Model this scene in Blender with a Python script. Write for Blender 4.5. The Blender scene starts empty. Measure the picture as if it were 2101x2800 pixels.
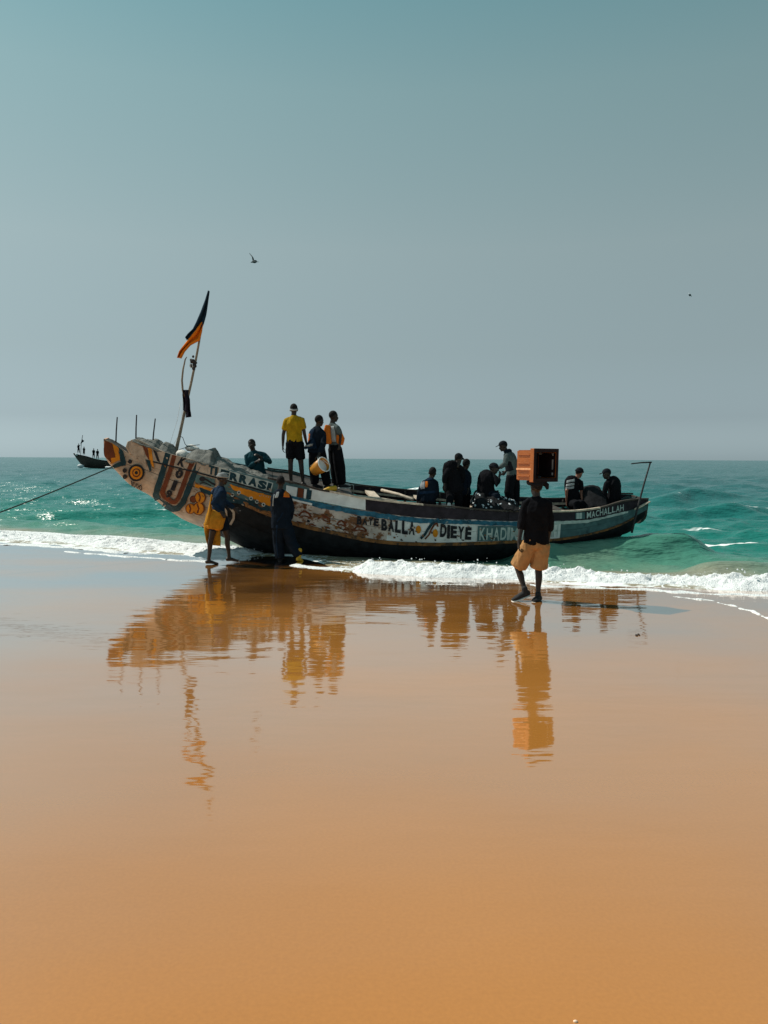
import bpy, bmesh, math, random
import numpy as np
from mathutils import Vector, Matrix
from mathutils.bvhtree import BVHTree

random.seed(7)
SC = bpy.context.scene
COL = SC.collection

# ---------------------------------------------------------------- camera, sky, sun, exposure
CAM_H = 2.03
FOC = 2150.0                                   # focal length in pixels of the 2101 x 2800 photograph
cam_data = bpy.data.cameras.new('camera')
cam_data.sensor_fit = 'VERTICAL'
cam_data.sensor_height = 36.0
cam_data.lens = FOC / 2800 * 36.0
cam_data.clip_start = 0.1
cam_data.clip_end = 60000
cam = bpy.data.objects.new('camera', cam_data)
COL.objects.link(cam)
CAM_M = Matrix.Translation((0, 0, CAM_H)) @ Matrix.Rotation(math.radians(90 - 3.872), 4, 'X') @ Matrix.Rotation(math.radians(0.26), 4, 'Z')
cam.matrix_world = CAM_M
SC.camera = cam

SUN_AZ = math.radians(-66.0)                   # clockwise from the view axis: to the left, beyond the boat
SUN_EL = math.radians(50.0)
SUN_DIR = Vector((math.sin(SUN_AZ) * math.cos(SUN_EL), math.cos(SUN_AZ) * math.cos(SUN_EL), math.sin(SUN_EL)))

world = bpy.data.worlds.new('World')
SC.world = world
world.use_nodes = True
wn, wl = world.node_tree.nodes, world.node_tree.links
wn.clear()
w_out = wn.new('ShaderNodeOutputWorld')
w_bg = wn.new('ShaderNodeBackground')
w_bg.inputs['Strength'].default_value = 0.132
sky = wn.new('ShaderNodeTexSky')
sky.sky_type = 'NISHITA'
sky.sun_disc = False
sky.sun_elevation = SUN_EL
sky.sun_rotation = SUN_AZ
sky.air_density = 1.0
sky.dust_density = 1.0
sky.ozone_density = 1.0
# hazy air: the sky's own brightness, its hue pulled towards the milky teal of the photograph
w_bw = wn.new('ShaderNodeRGBToBW')
w_geo = wn.new('ShaderNodeTexCoord')
w_sep = wn.new('ShaderNodeSeparateXYZ')
w_ramp = wn.new('ShaderNodeValToRGB')
w_el = w_ramp.color_ramp.elements
w_el[0].position = 0.0; w_el[0].color = (1.06, 1.40, 1.52, 1)
w_el[1].position = 1.0; w_el[1].color = (0.48, 1.10, 1.22, 1)
for pos_, col_ in ((0.05, (0.75, 0.98, 1.08)), (0.13, (0.82, 1.06, 1.10)), (0.25, (1.00, 1.32, 1.33)), (0.41, (0.89, 1.43, 1.46)), (0.50, (0.67, 1.36, 1.45))):
    e_ = w_el.new(pos_)
    e_.color = (*col_, 1)
w_pow = wn.new('ShaderNodeMath'); w_pow.operation = 'POWER'; w_pow.inputs[1].default_value = 0.62
w_mul = wn.new('ShaderNodeVectorMath'); w_mul.operation = 'SCALE'
w_mix = wn.new('ShaderNodeMix'); w_mix.data_type = 'RGBA'; w_mix.inputs[0].default_value = 0.92
wl.new(sky.outputs[0], w_bw.inputs[0])
wl.new(w_geo.outputs['Generated'], w_sep.inputs[0])
wl.new(w_sep.outputs['Z'], w_ramp.inputs[0])
wl.new(w_bw.outputs[0], w_pow.inputs[0])
wl.new(w_ramp.outputs[0], w_mul.inputs[0])
wl.new(w_pow.outputs[0], w_mul.inputs['Scale'])
wl.new(sky.outputs[0], w_mix.inputs[6])
wl.new(w_mul.outputs[0], w_mix.inputs[7])
wl.new(w_mix.outputs[2], w_bg.inputs[0])
wl.new(w_bg.outputs[0], w_out.inputs[0])

sun_data = bpy.data.lights.new('sun', 'SUN')
sun_data.energy = 4.9
sun_data.angle = math.radians(0.6)
sun_data.color = (1.0, 0.93, 0.82)
sun = bpy.data.objects.new('sun', sun_data)
COL.objects.link(sun)
sun.rotation_euler = SUN_DIR.to_track_quat('Z', 'Y').to_euler()

SC.view_settings.view_transform = 'Standard'
SC.view_settings.look = 'None'
SC.view_settings.exposure = 0.0
SC.view_settings.gamma = 1.0
SC.view_settings.use_curve_mapping = False
SC.render.engine = 'CYCLES'
SC.render.resolution_x = 768
SC.render.resolution_y = 1024

# ---------------------------------------------------------------- helpers: measuring from the photograph
ROT = CAM_M.to_3x3()
EYE = Vector((0, 0, CAM_H))

def ray(px, py):
    return ROT @ Vector(((px - 1050.5) / FOC, -(py - 1400.0) / FOC, -1.0))

def at(px, py, Y):
    """World point seen at photo pixel (px, py) at distance Y from the camera along the beach."""
    d = ray(px, py)
    return EYE + d * (Y / d.y)

def gp(px, py, z=0.0):
    """World point of the ground plane seen at photo pixel (px, py)."""
    d = ray(px, py)
    return EYE + d * ((z - CAM_H) / d.z)

# ---------------------------------------------------------------- helpers: noise
_rng = np.random.RandomState(11)
_TAB = _rng.rand(1 << 16)

def _h(i, j, k, seed):
    return _TAB[(i * 73856093 ^ j * 19349663 ^ k * 83492791 ^ (seed * 2654435)) & 0xFFFF]

def noise3(P, freq, seed=0):
    """Value noise in -1..1 of an (n, 3) array of points."""
    Q = np.asarray(P, dtype=float) * freq + 1000.0
    I = np.floor(Q).astype(np.int64)
    F = Q - I
    F = F * F * (3 - 2 * F)
    r = 0
    for a in (0, 1):
        for b in (0, 1):
            for c in (0, 1):
                w = (F[:, 0] if a else 1 - F[:, 0]) * (F[:, 1] if b else 1 - F[:, 1]) * (F[:, 2] if c else 1 - F[:, 2])
                r = r + w * _h(I[:, 0] + a, I[:, 1] + b, I[:, 2] + c, seed)
    return r * 2 - 1

def fbm(P, freq, octaves=4, gain=0.5, seed=0):
    r, a, t = 0, 1.0, 0
    for o in range(octaves):
        r = r + a * noise3(P, freq * 2.03 ** o, seed + o * 7)
        t += a
        a *= gain
    return r / t

# ---------------------------------------------------------------- helpers: materials
MATS = {}

def mat(name, col, rough=0.7, var=0.25, scale=8.0, bump=0.0, bscale=40.0, spec=0.3, col2=None, thr=None, metal=0.0, alpha=1.0, trans=0.0, bdist=0.02):
    """Principled material whose colour wanders with noise; col2/thr lay worn patches of a second colour."""
    if name in MATS:
        return MATS[name]
    m = bpy.data.materials.new(name)
    m.use_nodes = True
    n, l = m.node_tree.nodes, m.node_tree.links
    b = n['Principled BSDF']
    b.inputs['Roughness'].default_value = rough
    b.inputs['Specular IOR Level'].default_value = spec
    b.inputs['Metallic'].default_value = metal
    b.inputs['Alpha'].default_value = alpha
    if trans:
        b.inputs['Transmission Weight'].default_value = trans
    tc = n.new('ShaderNodeTexCoord')
    tx = n.new('ShaderNodeTexNoise')
    tx.inputs['Scale'].default_value = scale
    tx.inputs['Detail'].default_value = 5
    l.new(tc.outputs['Object'], tx.inputs['Vector'])
    r = n.new('ShaderNodeValToRGB')
    c = np.array(col[:3])
    r.color_ramp.elements[0].position = 0.3
    r.color_ramp.elements[1].position = 0.7
    r.color_ramp.elements[0].color = (*np.clip(c * (1 - var), 0, 1), 1)
    r.color_ramp.elements[1].color = (*np.clip(c * (1 + var), 0, 1), 1)
    l.new(tx.outputs['Fac'], r.inputs[0])
    src = r.outputs[0]
    if col2 is not None:
        t2 = n.new('ShaderNodeTexNoise')
        t2.inputs['Scale'].default_value = scale * 0.9
        t2.inputs['Detail'].default_value = 9
        t2.inputs['Roughness'].default_value = 0.72
        mp = n.new('ShaderNodeMapping')
        mp.inputs['Location'].default_value = (3.1, 7.7, 1.3)
        l.new(tc.outputs['Object'], mp.inputs[0])
        l.new(mp.outputs[0], t2.inputs['Vector'])
        r2 = n.new('ShaderNodeValToRGB')
        r2.color_ramp.elements[0].position = thr
        r2.color_ramp.elements[1].position = min(1, thr + 0.06)
        l.new(t2.outputs['Fac'], r2.inputs[0])
        mx = n.new('ShaderNodeMix'); mx.data_type = 'RGBA'
        l.new(r2.outputs[0], mx.inputs[0])
        l.new(src, mx.inputs[6])
        mx.inputs[7].default_value = (*col2, 1)
        src = mx.outputs[2]
    l.new(src, b.inputs['Base Color'])
    if bump:
        tb = n.new('ShaderNodeTexNoise')
        tb.inputs['Scale'].default_value = bscale
        tb.inputs['Detail'].default_value = 4
        l.new(tc.outputs['Object'], tb.inputs['Vector'])
        bp = n.new('ShaderNodeBump')
        bp.inputs['Strength'].default_value = bump
        bp.inputs['Distance'].default_value = bdist
        l.new(tb.outputs['Fac'], bp.inputs['Height'])
        l.new(bp.outputs[0], b.inputs['Normal'])
    MATS[name] = m
    return m

# ---------------------------------------------------------------- helpers: objects
def tag(o, label=None, cat=None, group=None, kind=None):
    if label: o['label'] = label
    if cat: o['category'] = cat
    if group: o['group'] = group
    if kind: o['kind'] = kind
    return o

def thing(name, loc, label, cat, group=None):
    o = bpy.data.objects.new(name, None)
    COL.objects.link(o)
    o.location = loc
    o.empty_display_size = 0.1
    return tag(o, label, cat, group)

def link(name, me, m=None, parent=None):
    """Link mesh data given in world coordinates as an object, under parent if there is one."""
    o = bpy.data.objects.new(name, me)
    COL.objects.link(o)
    if m is not None:
        for q in (m if isinstance(m, (list, tuple)) else [m]):
            me.materials.append(q)
    if parent is not None:
        o.parent = parent
        root = parent
        off = Vector((0, 0, 0))
        while root is not None:
            off += root.location
            root = root.parent
        me.transform(Matrix.Translation(-off))
    return o

def np_mesh(name, V, F, smooth=True):
    me = bpy.data.meshes.new(name)
    V = np.asarray(V, dtype=np.float32)
    F = np.asarray(F, dtype=np.int32)
    k = F.shape[1]
    me.vertices.add(len(V)); me.vertices.foreach_set('co', V.ravel())
    me.loops.add(F.size); me.loops.foreach_set('vertex_index', F.ravel())
    me.polygons.add(len(F)); me.polygons.foreach_set('loop_start', np.arange(len(F), dtype=np.int32) * k)
    me.polygons.foreach_set('use_smooth', np.full(len(F), smooth))
    me.update(calc_edges=True)
    return me

def grid_faces(nr, nc):
    i = np.arange(nr - 1)[:, None] * nc + np.arange(nc - 1)[None, :]
    i = i.ravel()
    return np.stack([i, i + 1, i + nc + 1, i + nc], 1)

def bm_mesh(name, bm, smooth=False):
    me = bpy.data.meshes.new(name)
    bmesh.ops.recalc_face_normals(bm, faces=bm.faces[:])
    bm.to_mesh(me)
    bm.free()
    if smooth:
        me.polygons.foreach_set('use_smooth', np.full(len(me.polygons), True))
    return me

def basis(d, up=Vector((0, 0, 1))):
    d = d.normalized()
    s = d.cross(up)
    if s.length < 1e-4:
        s = d.cross(Vector((0, 1, 0)))
    s.normalize()
    return d, s, s.cross(d).normalized()

def loft(bm, pts, radii, side=None, seg=12, cap=0.6):
    """Closed tube through pts; radii are numbers or (across, deep) pairs; side fixes the 'across' direction."""
    pts = [Vector(p) for p in pts]
    radii = [(r, r) if isinstance(r, (int, float)) else r for r in radii]
    rings = []
    n = len(pts)
    prev_s = None
    P, R, T = [], [], []
    for i in range(n):
        t = (pts[min(i + 1, n - 1)] - pts[max(i - 1, 0)]).normalized()
        P.append(pts[i]); R.append(radii[i]); T.append(t)
    if cap:
        a0, a1 = R[0], R[-1]
        m0, m1 = min(a0) * cap, min(a1) * cap
        P = [P[0] - T[0] * m0, P[0] - T[0] * m0 * 0.75] + P + [P[-1] + T[-1] * m1 * 0.75, P[-1] + T[-1] * m1]
        R = [(a0[0] * .25, a0[1] * .25), (a0[0] * .7, a0[1] * .7)] + R + [(a1[0] * .7, a1[1] * .7), (a1[0] * .25, a1[1] * .25)]
        T = [T[0], T[0]] + T + [T[-1], T[-1]]
    if isinstance(side, list):
        side = list(side)[:n] + [side[-1]] * max(0, n - len(side))
        if cap:
            side = [side[0]] * 2 + side + [side[-1]] * 2
    for i in range(len(P)):
        t = T[i]
        if side is not None:
            s = Vector(side[i] if isinstance(side, list) else side)
            s = (s - t * s.dot(t))
        elif prev_s is not None:
            s = prev_s - t * prev_s.dot(t)
        else:
            s = basis(t)[1]
        if s.length < 1e-5:
            s = basis(t)[1]
        s.normalize()
        prev_s = s
        b = t.cross(s).normalized()
        ring = []
        for k in range(seg):
            a = 2 * math.pi * k / seg
            ring.append(bm.verts.new(P[i] + s * (math.cos(a) * R[i][0]) + b * (math.sin(a) * R[i][1])))
        rings.append(ring)
    for i in range(len(rings) - 1):
        for k in range(seg):
            bm.faces.new((rings[i][k], rings[i][(k + 1) % seg], rings[i + 1][(k + 1) % seg], rings[i + 1][k]))
    bm.faces.new(rings[0][::-1])
    bm.faces.new(rings[-1])

def blob(bm, c, s, f, u, rs, rf, ru, sub=2):
    """Ellipsoid at c with radii along the side, forward and up vectors."""
    M = Matrix(((s.x * rs, f.x * rf, u.x * ru, c.x), (s.y * rs, f.y * rf, u.y * ru, c.y), (s.z * rs, f.z * rf, u.z * ru, c.z), (0, 0, 0, 1)))
    bmesh.ops.create_icosphere(bm, subdivisions=sub, radius=1.0, matrix=M)

def box(bm, c, x, y, z, hx, hy, hz, bev=0.0):
    """Box at c, half sizes hx hy hz along the unit vectors x y z."""
    M = Matrix(((x.x * 2 * hx, y.x * 2 * hy, z.x * 2 * hz, c.x), (x.y * 2 * hx, y.y * 2 * hy, z.y * 2 * hz, c.y), (x.z * 2 * hx, y.z * 2 * hy, z.z * 2 * hz, c.z), (0, 0, 0, 1)))
    r = bmesh.ops.create_cube(bm, size=1.0, matrix=M)
    if bev:
        es = list({e for v in r['verts'] for e in v.link_edges})
        bmesh.ops.bevel(bm, geom=es, offset=bev, segments=2, affect='EDGES', profile=0.5)

def tube_obj(name, pts, radii, m, parent=None, seg=8):
    bm = bmesh.new()
    loft(bm, pts, radii if isinstance(radii, list) else [radii] * len(pts), seg=seg, cap=0.5)
    return link(name, bm_mesh(name, bm, True), m, parent)

# ---------------------------------------------------------------- shoreline
_shore_px = [(0, 1482), (150, 1490), (300, 1503), (450, 1514), (600, 1522), (690, 1519), (800, 1519), (880, 1535), (940, 1558), (1150, 1572), (1500, 1590), (1800, 1603), (2101, 1618)]
_sh = [gp(*p) for p in _shore_px]
SHX = np.array([p.x for p in _sh]); SHY = np.array([p.y for p in _sh])
SHX = np.concatenate([[-400, -60, -25], SHX, [20, 60, 400]])
SHY = np.concatenate([[120, 45, 27.5], SHY, [6.5, -12, -150]])

def yshore(x):
    return np.interp(x, SHX, SHY) + 0.10 * np.sin(np.asarray(x) * 1.3) + 0.06 * np.sin(np.asarray(x) * 3.1 + 1)

SN = 0.914      # cosine of the shoreline's slant: turns y-distance into distance from the water's edge

# ---------------------------------------------------------------- wet sand
FILM_POWER = 2.6

def build_sand():
    xs = np.concatenate([[-400, -200, -100, -60], np.linspace(-30, 25, 160), [60, 100, 200, 400]])
    q = np.concatenate([[-400, -200, -100, -60, -30], np.linspace(-16, 3, 120), [6, 10, 20, 40]])
    X, Q = np.meshgrid(xs, q)
    Y = yshore(X) + Q
    P = np.stack([X.ravel(), Y.ravel(), np.zeros(X.size)], 1)
    Z = -0.075 * np.maximum(0, Q.ravel()) - 0.0 * P[:, 0]
    Z = np.maximum(Z, -1.6)
    Z += 0.006 * fbm(P, 0.35, 3, seed=3) * (np.abs(Q.ravel()) < 25)
    P[:, 2] = Z
    me = np_mesh('beach_sand', P, grid_faces(len(q), len(xs)))
    me.attributes.new('inland', 'FLOAT', 'POINT').data.foreach_set('value', (-Q.ravel() * SN).astype(np.float32))
    m = bpy.data.materials.new('wet_sand')
    m.use_nodes = True
    n, l = m.node_tree.nodes, m.node_tree.links
    b = n['Principled BSDF']
    tc = n.new('ShaderNodeTexCoord')
    def nz(scale, detail, sx=1, sy=1, sz=1, rough=0.5):
        mp = n.new('ShaderNodeMapping'); mp.inputs['Scale'].default_value = (sx, sy, sz)
        l.new(tc.outputs['Object'], mp.inputs[0])
        t = n.new('ShaderNodeTexNoise'); t.inputs['Scale'].default_value = scale; t.inputs['Detail'].default_value = detail
        t.inputs['Roughness'].default_value = rough
        l.new(mp.outputs[0], t.inputs['Vector'])
        return t
    big = nz(0.22, 3)
    fine = nz(55, 6)
    ramp = n.new('ShaderNodeValToRGB')
    ramp.color_ramp.elements[0].position = 0.3; ramp.color_ramp.elements[1].position = 0.7
    ramp.color_ramp.elements[0].color = (0.430, 0.169, 0.032, 1)
    ramp.color_ramp.elements[1].color = (0.505, 0.204, 0.040, 1)
    l.new(big.outputs['Fac'], ramp.inputs[0])
    mx = n.new('ShaderNodeMix'); mx.data_type = 'RGBA'; mx.blend_type = 'MULTIPLY'; mx.inputs[0].default_value = 1
    r2 = n.new('ShaderNodeValToRGB')
    r2.color_ramp.elements[0].position = 0.25; r2.color_ramp.elements[0].color = (0.93, 0.925, 0.92, 1)
    r2.color_ramp.elements[1].position = 0.75; r2.color_ramp.elements[1].color = (1.04, 1.04, 1.04, 1)
    l.new(fine.outputs['Fac'], r2.inputs[0])
    l.new(ramp.outputs[0], mx.inputs[6]); l.new(r2.outputs[0], mx.inputs[7])
    # the film of water: long, very low ripples that lie along the beach
    rip = nz(1.0, 3, 0.9, 2.6, 1)
    rip2 = nz(6.0, 2, 0.6, 1.6, 1)
    add = n.new('ShaderNodeMath'); add.operation = 'MULTIPLY_ADD'; add.inputs[1].default_value = 0.10
    l.new(rip2.outputs['Fac'], add.inputs[0]); l.new(rip.outputs['Fac'], add.inputs[2])
    bp = n.new('ShaderNodeBump'); bp.inputs['Strength'].default_value = 1.0; bp.inputs['Distance'].default_value = 0.0075
    l.new(add.outputs[0], bp.inputs['Height'])
    # sand below, water film above: the flatter the view, the more of the sky the film returns
    n.remove(b)
    ia = n.new('ShaderNodeAttribute'); ia.attribute_name = 'inland'
    ir = n.new('ShaderNodeMapRange'); ir.inputs['From Min'].default_value = 10.5; ir.inputs['From Max'].default_value = 2.5; ir.interpolation_type = 'SMOOTHSTEP'
    l.new(ia.outputs['Fac'], ir.inputs[0])
    wm = n.new('ShaderNodeMix'); wm.data_type = 'RGBA'; wm.blend_type = 'MULTIPLY'; wm.inputs[7].default_value = (1.42, 1.46, 1.5, 1)
    l.new(ir.outputs[0], wm.inputs[0]); l.new(mx.outputs[2], wm.inputs[6])
    dif = n.new('ShaderNodeBsdfDiffuse'); l.new(wm.outputs[2], dif.inputs['Color'])
    glo = n.new('ShaderNodeBsdfGlossy'); glo.inputs['Roughness'].default_value = 0.045
    glo.inputs['Color'].default_value = (1, 1, 1, 1)
    l.new(bp.outputs[0], glo.inputs['Normal'])
    lw = n.new('ShaderNodeLayerWeight'); lw.inputs['Blend'].default_value = 0.5
    pw = n.new('ShaderNodeMath'); pw.operation = 'POWER'; pw.inputs[1].default_value = FILM_POWER
    l.new(lw.outputs['Facing'], pw.inputs[0])
    ml = n.new('ShaderNodeMath'); ml.operation = 'MULTIPLY'; ml.use_clamp = True; ml.inputs[1].default_value = 1.42
    l.new(pw.outputs[0], ml.inputs[0])
    pn = nz(0.16, 4, 1.0, 1.9, 1, 0.55)
    pm = n.new('ShaderNodeMapRange'); pm.inputs['From Min'].default_value = 0.35; pm.inputs['From Max'].default_value = 0.65
    pm.inputs['To Min'].default_value = 0.86; pm.inputs['To Max'].default_value = 1.08
    l.new(pn.outputs['Fac'], pm.inputs[0])
    pf = n.new('ShaderNodeMath'); pf.operation = 'MULTIPLY'; pf.use_clamp = True
    l.new(ml.outputs[0], pf.inputs[0]); l.new(pm.outputs[0], pf.inputs[1])
    gr = n.new('ShaderNodeMapRange'); gr.inputs['From Min'].default_value = 0.35; gr.inputs['From Max'].default_value = 0.65
    gr.inputs['To Min'].default_value = 0.07; gr.inputs['To Max'].default_value = 0.03
    l.new(pn.outputs['Fac'], gr.inputs[0]); l.new(gr.outputs[0], glo.inputs['Roughness'])
    ms = n.new('ShaderNodeMixShader')
    l.new(pf.outputs[0], ms.inputs[0]); l.new(dif.outputs[0], ms.inputs[1]); l.new(glo.outputs[0], ms.inputs[2])
    l.new(ms.outputs[0], n['Material Output'].inputs['Surface'])
    o = link('beach_sand', me, m)
    tag(o, 'wet orange sand with a mirror-like film of water', kind='structure')

build_sand()

# ---------------------------------------------------------------- sea
def swell_line(P, a, b, h, w, seed=0, steep=1.8):
    """Height of one long crest from point a to point b (plan view), steeper on the shore side."""
    a = np.array([a.x, a.y]); b = np.array([b.x, b.y])
    t = b - a; L = np.linalg.norm(t); t /= L
    nrm = np.array([-t[1], t[0]])
    if nrm[1] < 0: nrm = -nrm
    D = P[:, :2] - a
    u = D @ t; v = D @ nrm
    v = v + 0.55 * w * noise3(np.stack([u, u * 0, u * 0], 1), 0.35, seed) * 1.6
    wv = np.where(v < 0, w / steep, w)
    m = 0.75 + 0.35 * noise3(np.stack([u, u * 0 + 5, u * 0], 1), 0.5, seed + 1)
    end = 1 / (1 + np.exp(-(u / L - 0.06) * 40)) * 1 / (1 + np.exp((u / L - 0.94) * 40))
    return h * np.exp(-(v / wv) ** 2) * m * end, v / wv

def build_sea():
    ys = [7.0]
    while ys[-1] < 16000:
        y = ys[-1]
        r = 1.0055 if y < 60 else (1.011 if y < 400 else 1.05)
        ys.append(y * r)
    ys = np.array(ys)
    u = np.concatenate([np.linspace(-2.2, -0.62, 50)[:-1], np.linspace(-0.62, 0.62, 330), np.linspace(0.62, 2.2, 50)[1:]])
    U, Y = np.meshgrid(u, ys)
    X = U * Y
    P = np.stack([X.ravel(), Y.ravel(), np.zeros(X.size)], 1)
    q = (P[:, 1] - yshore(P[:, 0])) * SN
    sp = np.maximum(P[:, 1] * 0.0055, P[:, 1] * 0.0038)
    ramp = np.clip((q - 0.3) / 5.0, 0, 1) ** 1.2
    Z = np.zeros(len(P))
    rg = np.random.RandomState(5)
    for k in range(46):
        lam = 0.35 * (1.155 ** k) if k < 22 else 0.5 * (1.16 ** (k - 20))
        th = math.radians(-110 + rg.randn() * 38)
        A = 0.0150 * lam ** 0.90 * (0.7 + 0.6 * rg.rand())
        A = min(A, 0.12) * (0.85 if lam < 1.2 else 0.90)
        kx, ky = math.cos(th) * 2 * math.pi / lam, math.sin(th) * 2 * math.pi / lam
        ph = rg.rand() * 6.28
        fade = np.clip((lam - 2.2 * sp) / (1.5 * sp + 1e-6), 0, 1)
        gate = 0.6 + 0.5 * np.sin(P[:, 0] * (0.7 / lam) * rg.randn() + P[:, 1] * (0.7 / lam) * rg.randn() + rg.rand() * 6)
        arg = kx * P[:, 0] + ky * P[:, 1] + ph
        s = 1 - np.abs(np.sin(arg / 2))          # sharp crests, flat troughs
        s = 2 * s ** 1.4 - 0.75
        Z += A * s * fade * gate * np.minimum(1, ramp * (0.35 + 0.65 * min(1, 3 / lam)))
    foam = np.zeros(len(P))
    near = (P[:, 1] < 140)
    idx = np.where(near)[0]
    PN = P[idx]
    # single crests the photograph shows: (left px, py, right px, py, height, width)
    for i, (xa, ya, xb, yb, h, w, fo) in enumerate([
            (1380, 1516, 1940, 1503, 0.55, 0.75, 0.45), (1770, 1412, 2600, 1398, 0.50, 0.95, 0.75), (-300, 1412, 660, 1404, 0.30, 0.8, 0.40),
            (1650, 1372, 2500, 1362, 0.55, 1.3, 0.45), (-400, 1368, 1150, 1362, 0.22, 1.8, 0.2), (850, 1352, 1250, 1350, 0.35, 1.6, 1.0),
            (1250, 1335, 2300, 1330, 0.30, 2.2, 0.2), (1880, 1562, 2500, 1548, 0.34, 0.7, 0.05), (100, 1440, 760, 1440, 0.10, 0.8, 0.05),
            (1700, 1318, 2600, 1312, 0.3, 3.0, 0.2), (-600, 1325, 500, 1322, 0.25, 2.5, 0.3)]):
        hh, vv = swell_line(PN, gp(xa, ya), gp(xb, yb), h, w, seed=20 + 3 * i)
        Z[idx] += hh
        foam[idx] += fo * np.clip(hh / h - 0.35, 0, 1) * np.exp(-((vv + 0.25) / 0.75) ** 2) * 1.3
    # broken water the photograph shows as white patches
    for (px, py, rx, ry, s) in [(1965, 1474, 0.85, 0.30, 1.9), (1930, 1440, 1.2, 0.3, 0.7), (1980, 1392, 1.6, 0.5, 1.2), (1880, 1400, 1.2, 0.4, 1.0), (1870, 1466, 1.2, 0.18, 0.8), (990, 1338, 4.5, 1.3, 1.4), (420, 1400, 1.6, 0.5, 1.1), (560, 1396, 1.6, 0.4, 0.7), (1700, 1452, 0.9, 0.4, 1.2), (1800, 1460, 1.6, 0.35, 0.7), (250, 1398, 1.8, 0.4, .5), (1490, 1362, 3.0, 0.7, 0.6)]:
        c = gp(px, py)
        foam[idx] += s * np.exp(-((PN[:, 0] - c.x) / rx) ** 2 - ((PN[:, 1] - c.y) / ry) ** 2)
    nf = fbm(P, 3.0, 4, 0.6, seed=31)
    nf2 = fbm(P * np.array([0.5, 1.0, 1.0]), 0.9, 3, 0.55, seed=41)
    big = (Z - 0.17) * 3.0
    foam = foam * (0.75 + 1.1 * nf) + np.clip(big, 0, 1) * np.clip(nf2 * 2.5 - 0.3, 0, 1) * np.clip(0.6 + 1.6 * nf, 0, 1) * (P[:, 1] < 260) * 0.9
    foam += 0.9 * np.exp(-np.maximum(q, 0) / 0.5) * np.clip(0.5 + nf, 0, 1)
    Z = Z * np.clip((q + 0.1) / 1.5, 0, 1) + 0.012 - 0.09 * np.maximum(0, 0.05 - q)
    P[:, 2] = Z
    F = grid_faces(len(ys), len(u))
    keep = (q[F] > -1.2).any(1)
    F = F[keep]
    used = np.unique(F)
    remap = np.full(len(P), -1); remap[used] = np.arange(len(used))
    me = np_mesh('sea', P[used], remap[F])
    for nm, arr in (('foam', foam), ('shore', q)):
        at_ = me.attributes.new(nm, 'FLOAT', 'POINT')
        at_.data.foreach_set('value', arr[used].astype(np.float32))
    m = bpy.data.materials.new('sea_water')
    m.use_nodes = True
    n, l = m.node_tree.nodes, m.node_tree.links
    b = n['Principled BSDF']
    a1 = n.new('ShaderNodeAttribute'); a1.attribute_name = 'shore'
    a2 = n.new('ShaderNodeAttribute'); a2.attribute_name = 'foam'
    tc = n.new('ShaderNodeTexCoord')
    nz = n.new('ShaderNodeTexNoise'); nz.inputs['Scale'].default_value = 0.35; nz.inputs['Detail'].default_value = 4
    l.new(tc.outputs['Object'], nz.inputs['Vector'])
    # depth: distance from the water's edge, made uneven by sand stirred up in patches
    ma = n.new('ShaderNodeMath'); ma.operation = 'MULTIPLY_ADD'; ma.inputs[1].default_value = 5.0
    l.new(nz.outputs['Fac'], ma.inputs[0]); l.new(a1.outputs['Fac'], ma.inputs[2])
    mr = n.new('ShaderNodeMapRange'); mr.inputs['From Min'].default_value = 2.5; mr.inputs['From Max'].default_value = 62.5
    l.new(ma.outputs[0], mr.inputs[0])
    ra = n.new('ShaderNodeValToRGB')
    els = ra.color_ramp.elements
    els[0].position = 0.0; els[0].color = (0.30, 0.25, 0.16, 1)
    els[1].position = 1.0; els[1].color = (0.040, 0.128, 0.136, 1)
    for p, c in ((0.032, (0.24, 0.25, 0.18)), (0.062, (0.075, 0.22, 0.16)), (0.11, (0.012, 0.175, 0.135)), (0.28, (0.012, 0.145, 0.130)), (0.6, (0.028, 0.135, 0.138))):
        el = els.new(p); el.color = (*c, 1)
    l.new(mr.outputs[0], ra.inputs[0])
    # lace of spent foam drifting behind the break
    lz = n.new('ShaderNodeTexNoise'); lz.inputs['Scale'].default_value = 3.2; lz.inputs['Detail'].default_value = 5; lz.inputs['Roughness'].default_value = 0.6; lz.inputs['Distortion'].default_value = 0.8
    l.new(tc.outputs['Object'], lz.inputs['Vector'])
    l1 = n.new('ShaderNodeMath'); l1.operation = 'SUBTRACT'; l1.inputs[1].default_value = 0.5; l.new(lz.outputs['Fac'], l1.inputs[0])
    l2 = n.new('ShaderNodeMath'); l2.operation = 'ABSOLUTE'; l.new(l1.outputs[0], l2.inputs[0])
    l3 = n.new('ShaderNodeMapRange'); l3.inputs['From Min'].default_value = 0.045; l3.inputs['From Max'].default_value = 0.0; l.new(l2.outputs[0], l3.inputs[0])
    l4 = n.new('ShaderNodeMapRange'); l4.inputs['From Min'].default_value = 4.5; l4.inputs['From Max'].default_value = 0.8; l.new(a1.outputs['Fac'], l4.inputs[0])
    l5 = n.new('ShaderNodeMath'); l5.operation = 'MULTIPLY'; l.new(l3.outputs[0], l5.inputs[0]); l.new(l4.outputs[0], l5.inputs[1])
    l6 = n.new('ShaderNodeMath'); l6.operation = 'MULTIPLY_ADD'; l6.inputs[1].default_value = 0.62; l.new(l5.outputs[0], l6.inputs[0]); l.new(a2.outputs['Fac'], l6.inputs[2])
    rf = n.new('ShaderNodeValToRGB'); rf.color_ramp.elements[0].position = 0.42; rf.color_ramp.elements[1].position = 0.62
    l.new(l6.outputs[0], rf.inputs[0])
    mx = n.new('ShaderNodeMix'); mx.data_type = 'RGBA'; mx.inputs[7].default_value = (0.82, 0.86, 0.86, 1)
    l.new(rf.outputs[0], mx.inputs[0]); l.new(ra.outputs[0], mx.inputs[6])
    l.new(mx.outputs[2], b.inputs['Base Color'])
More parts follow.
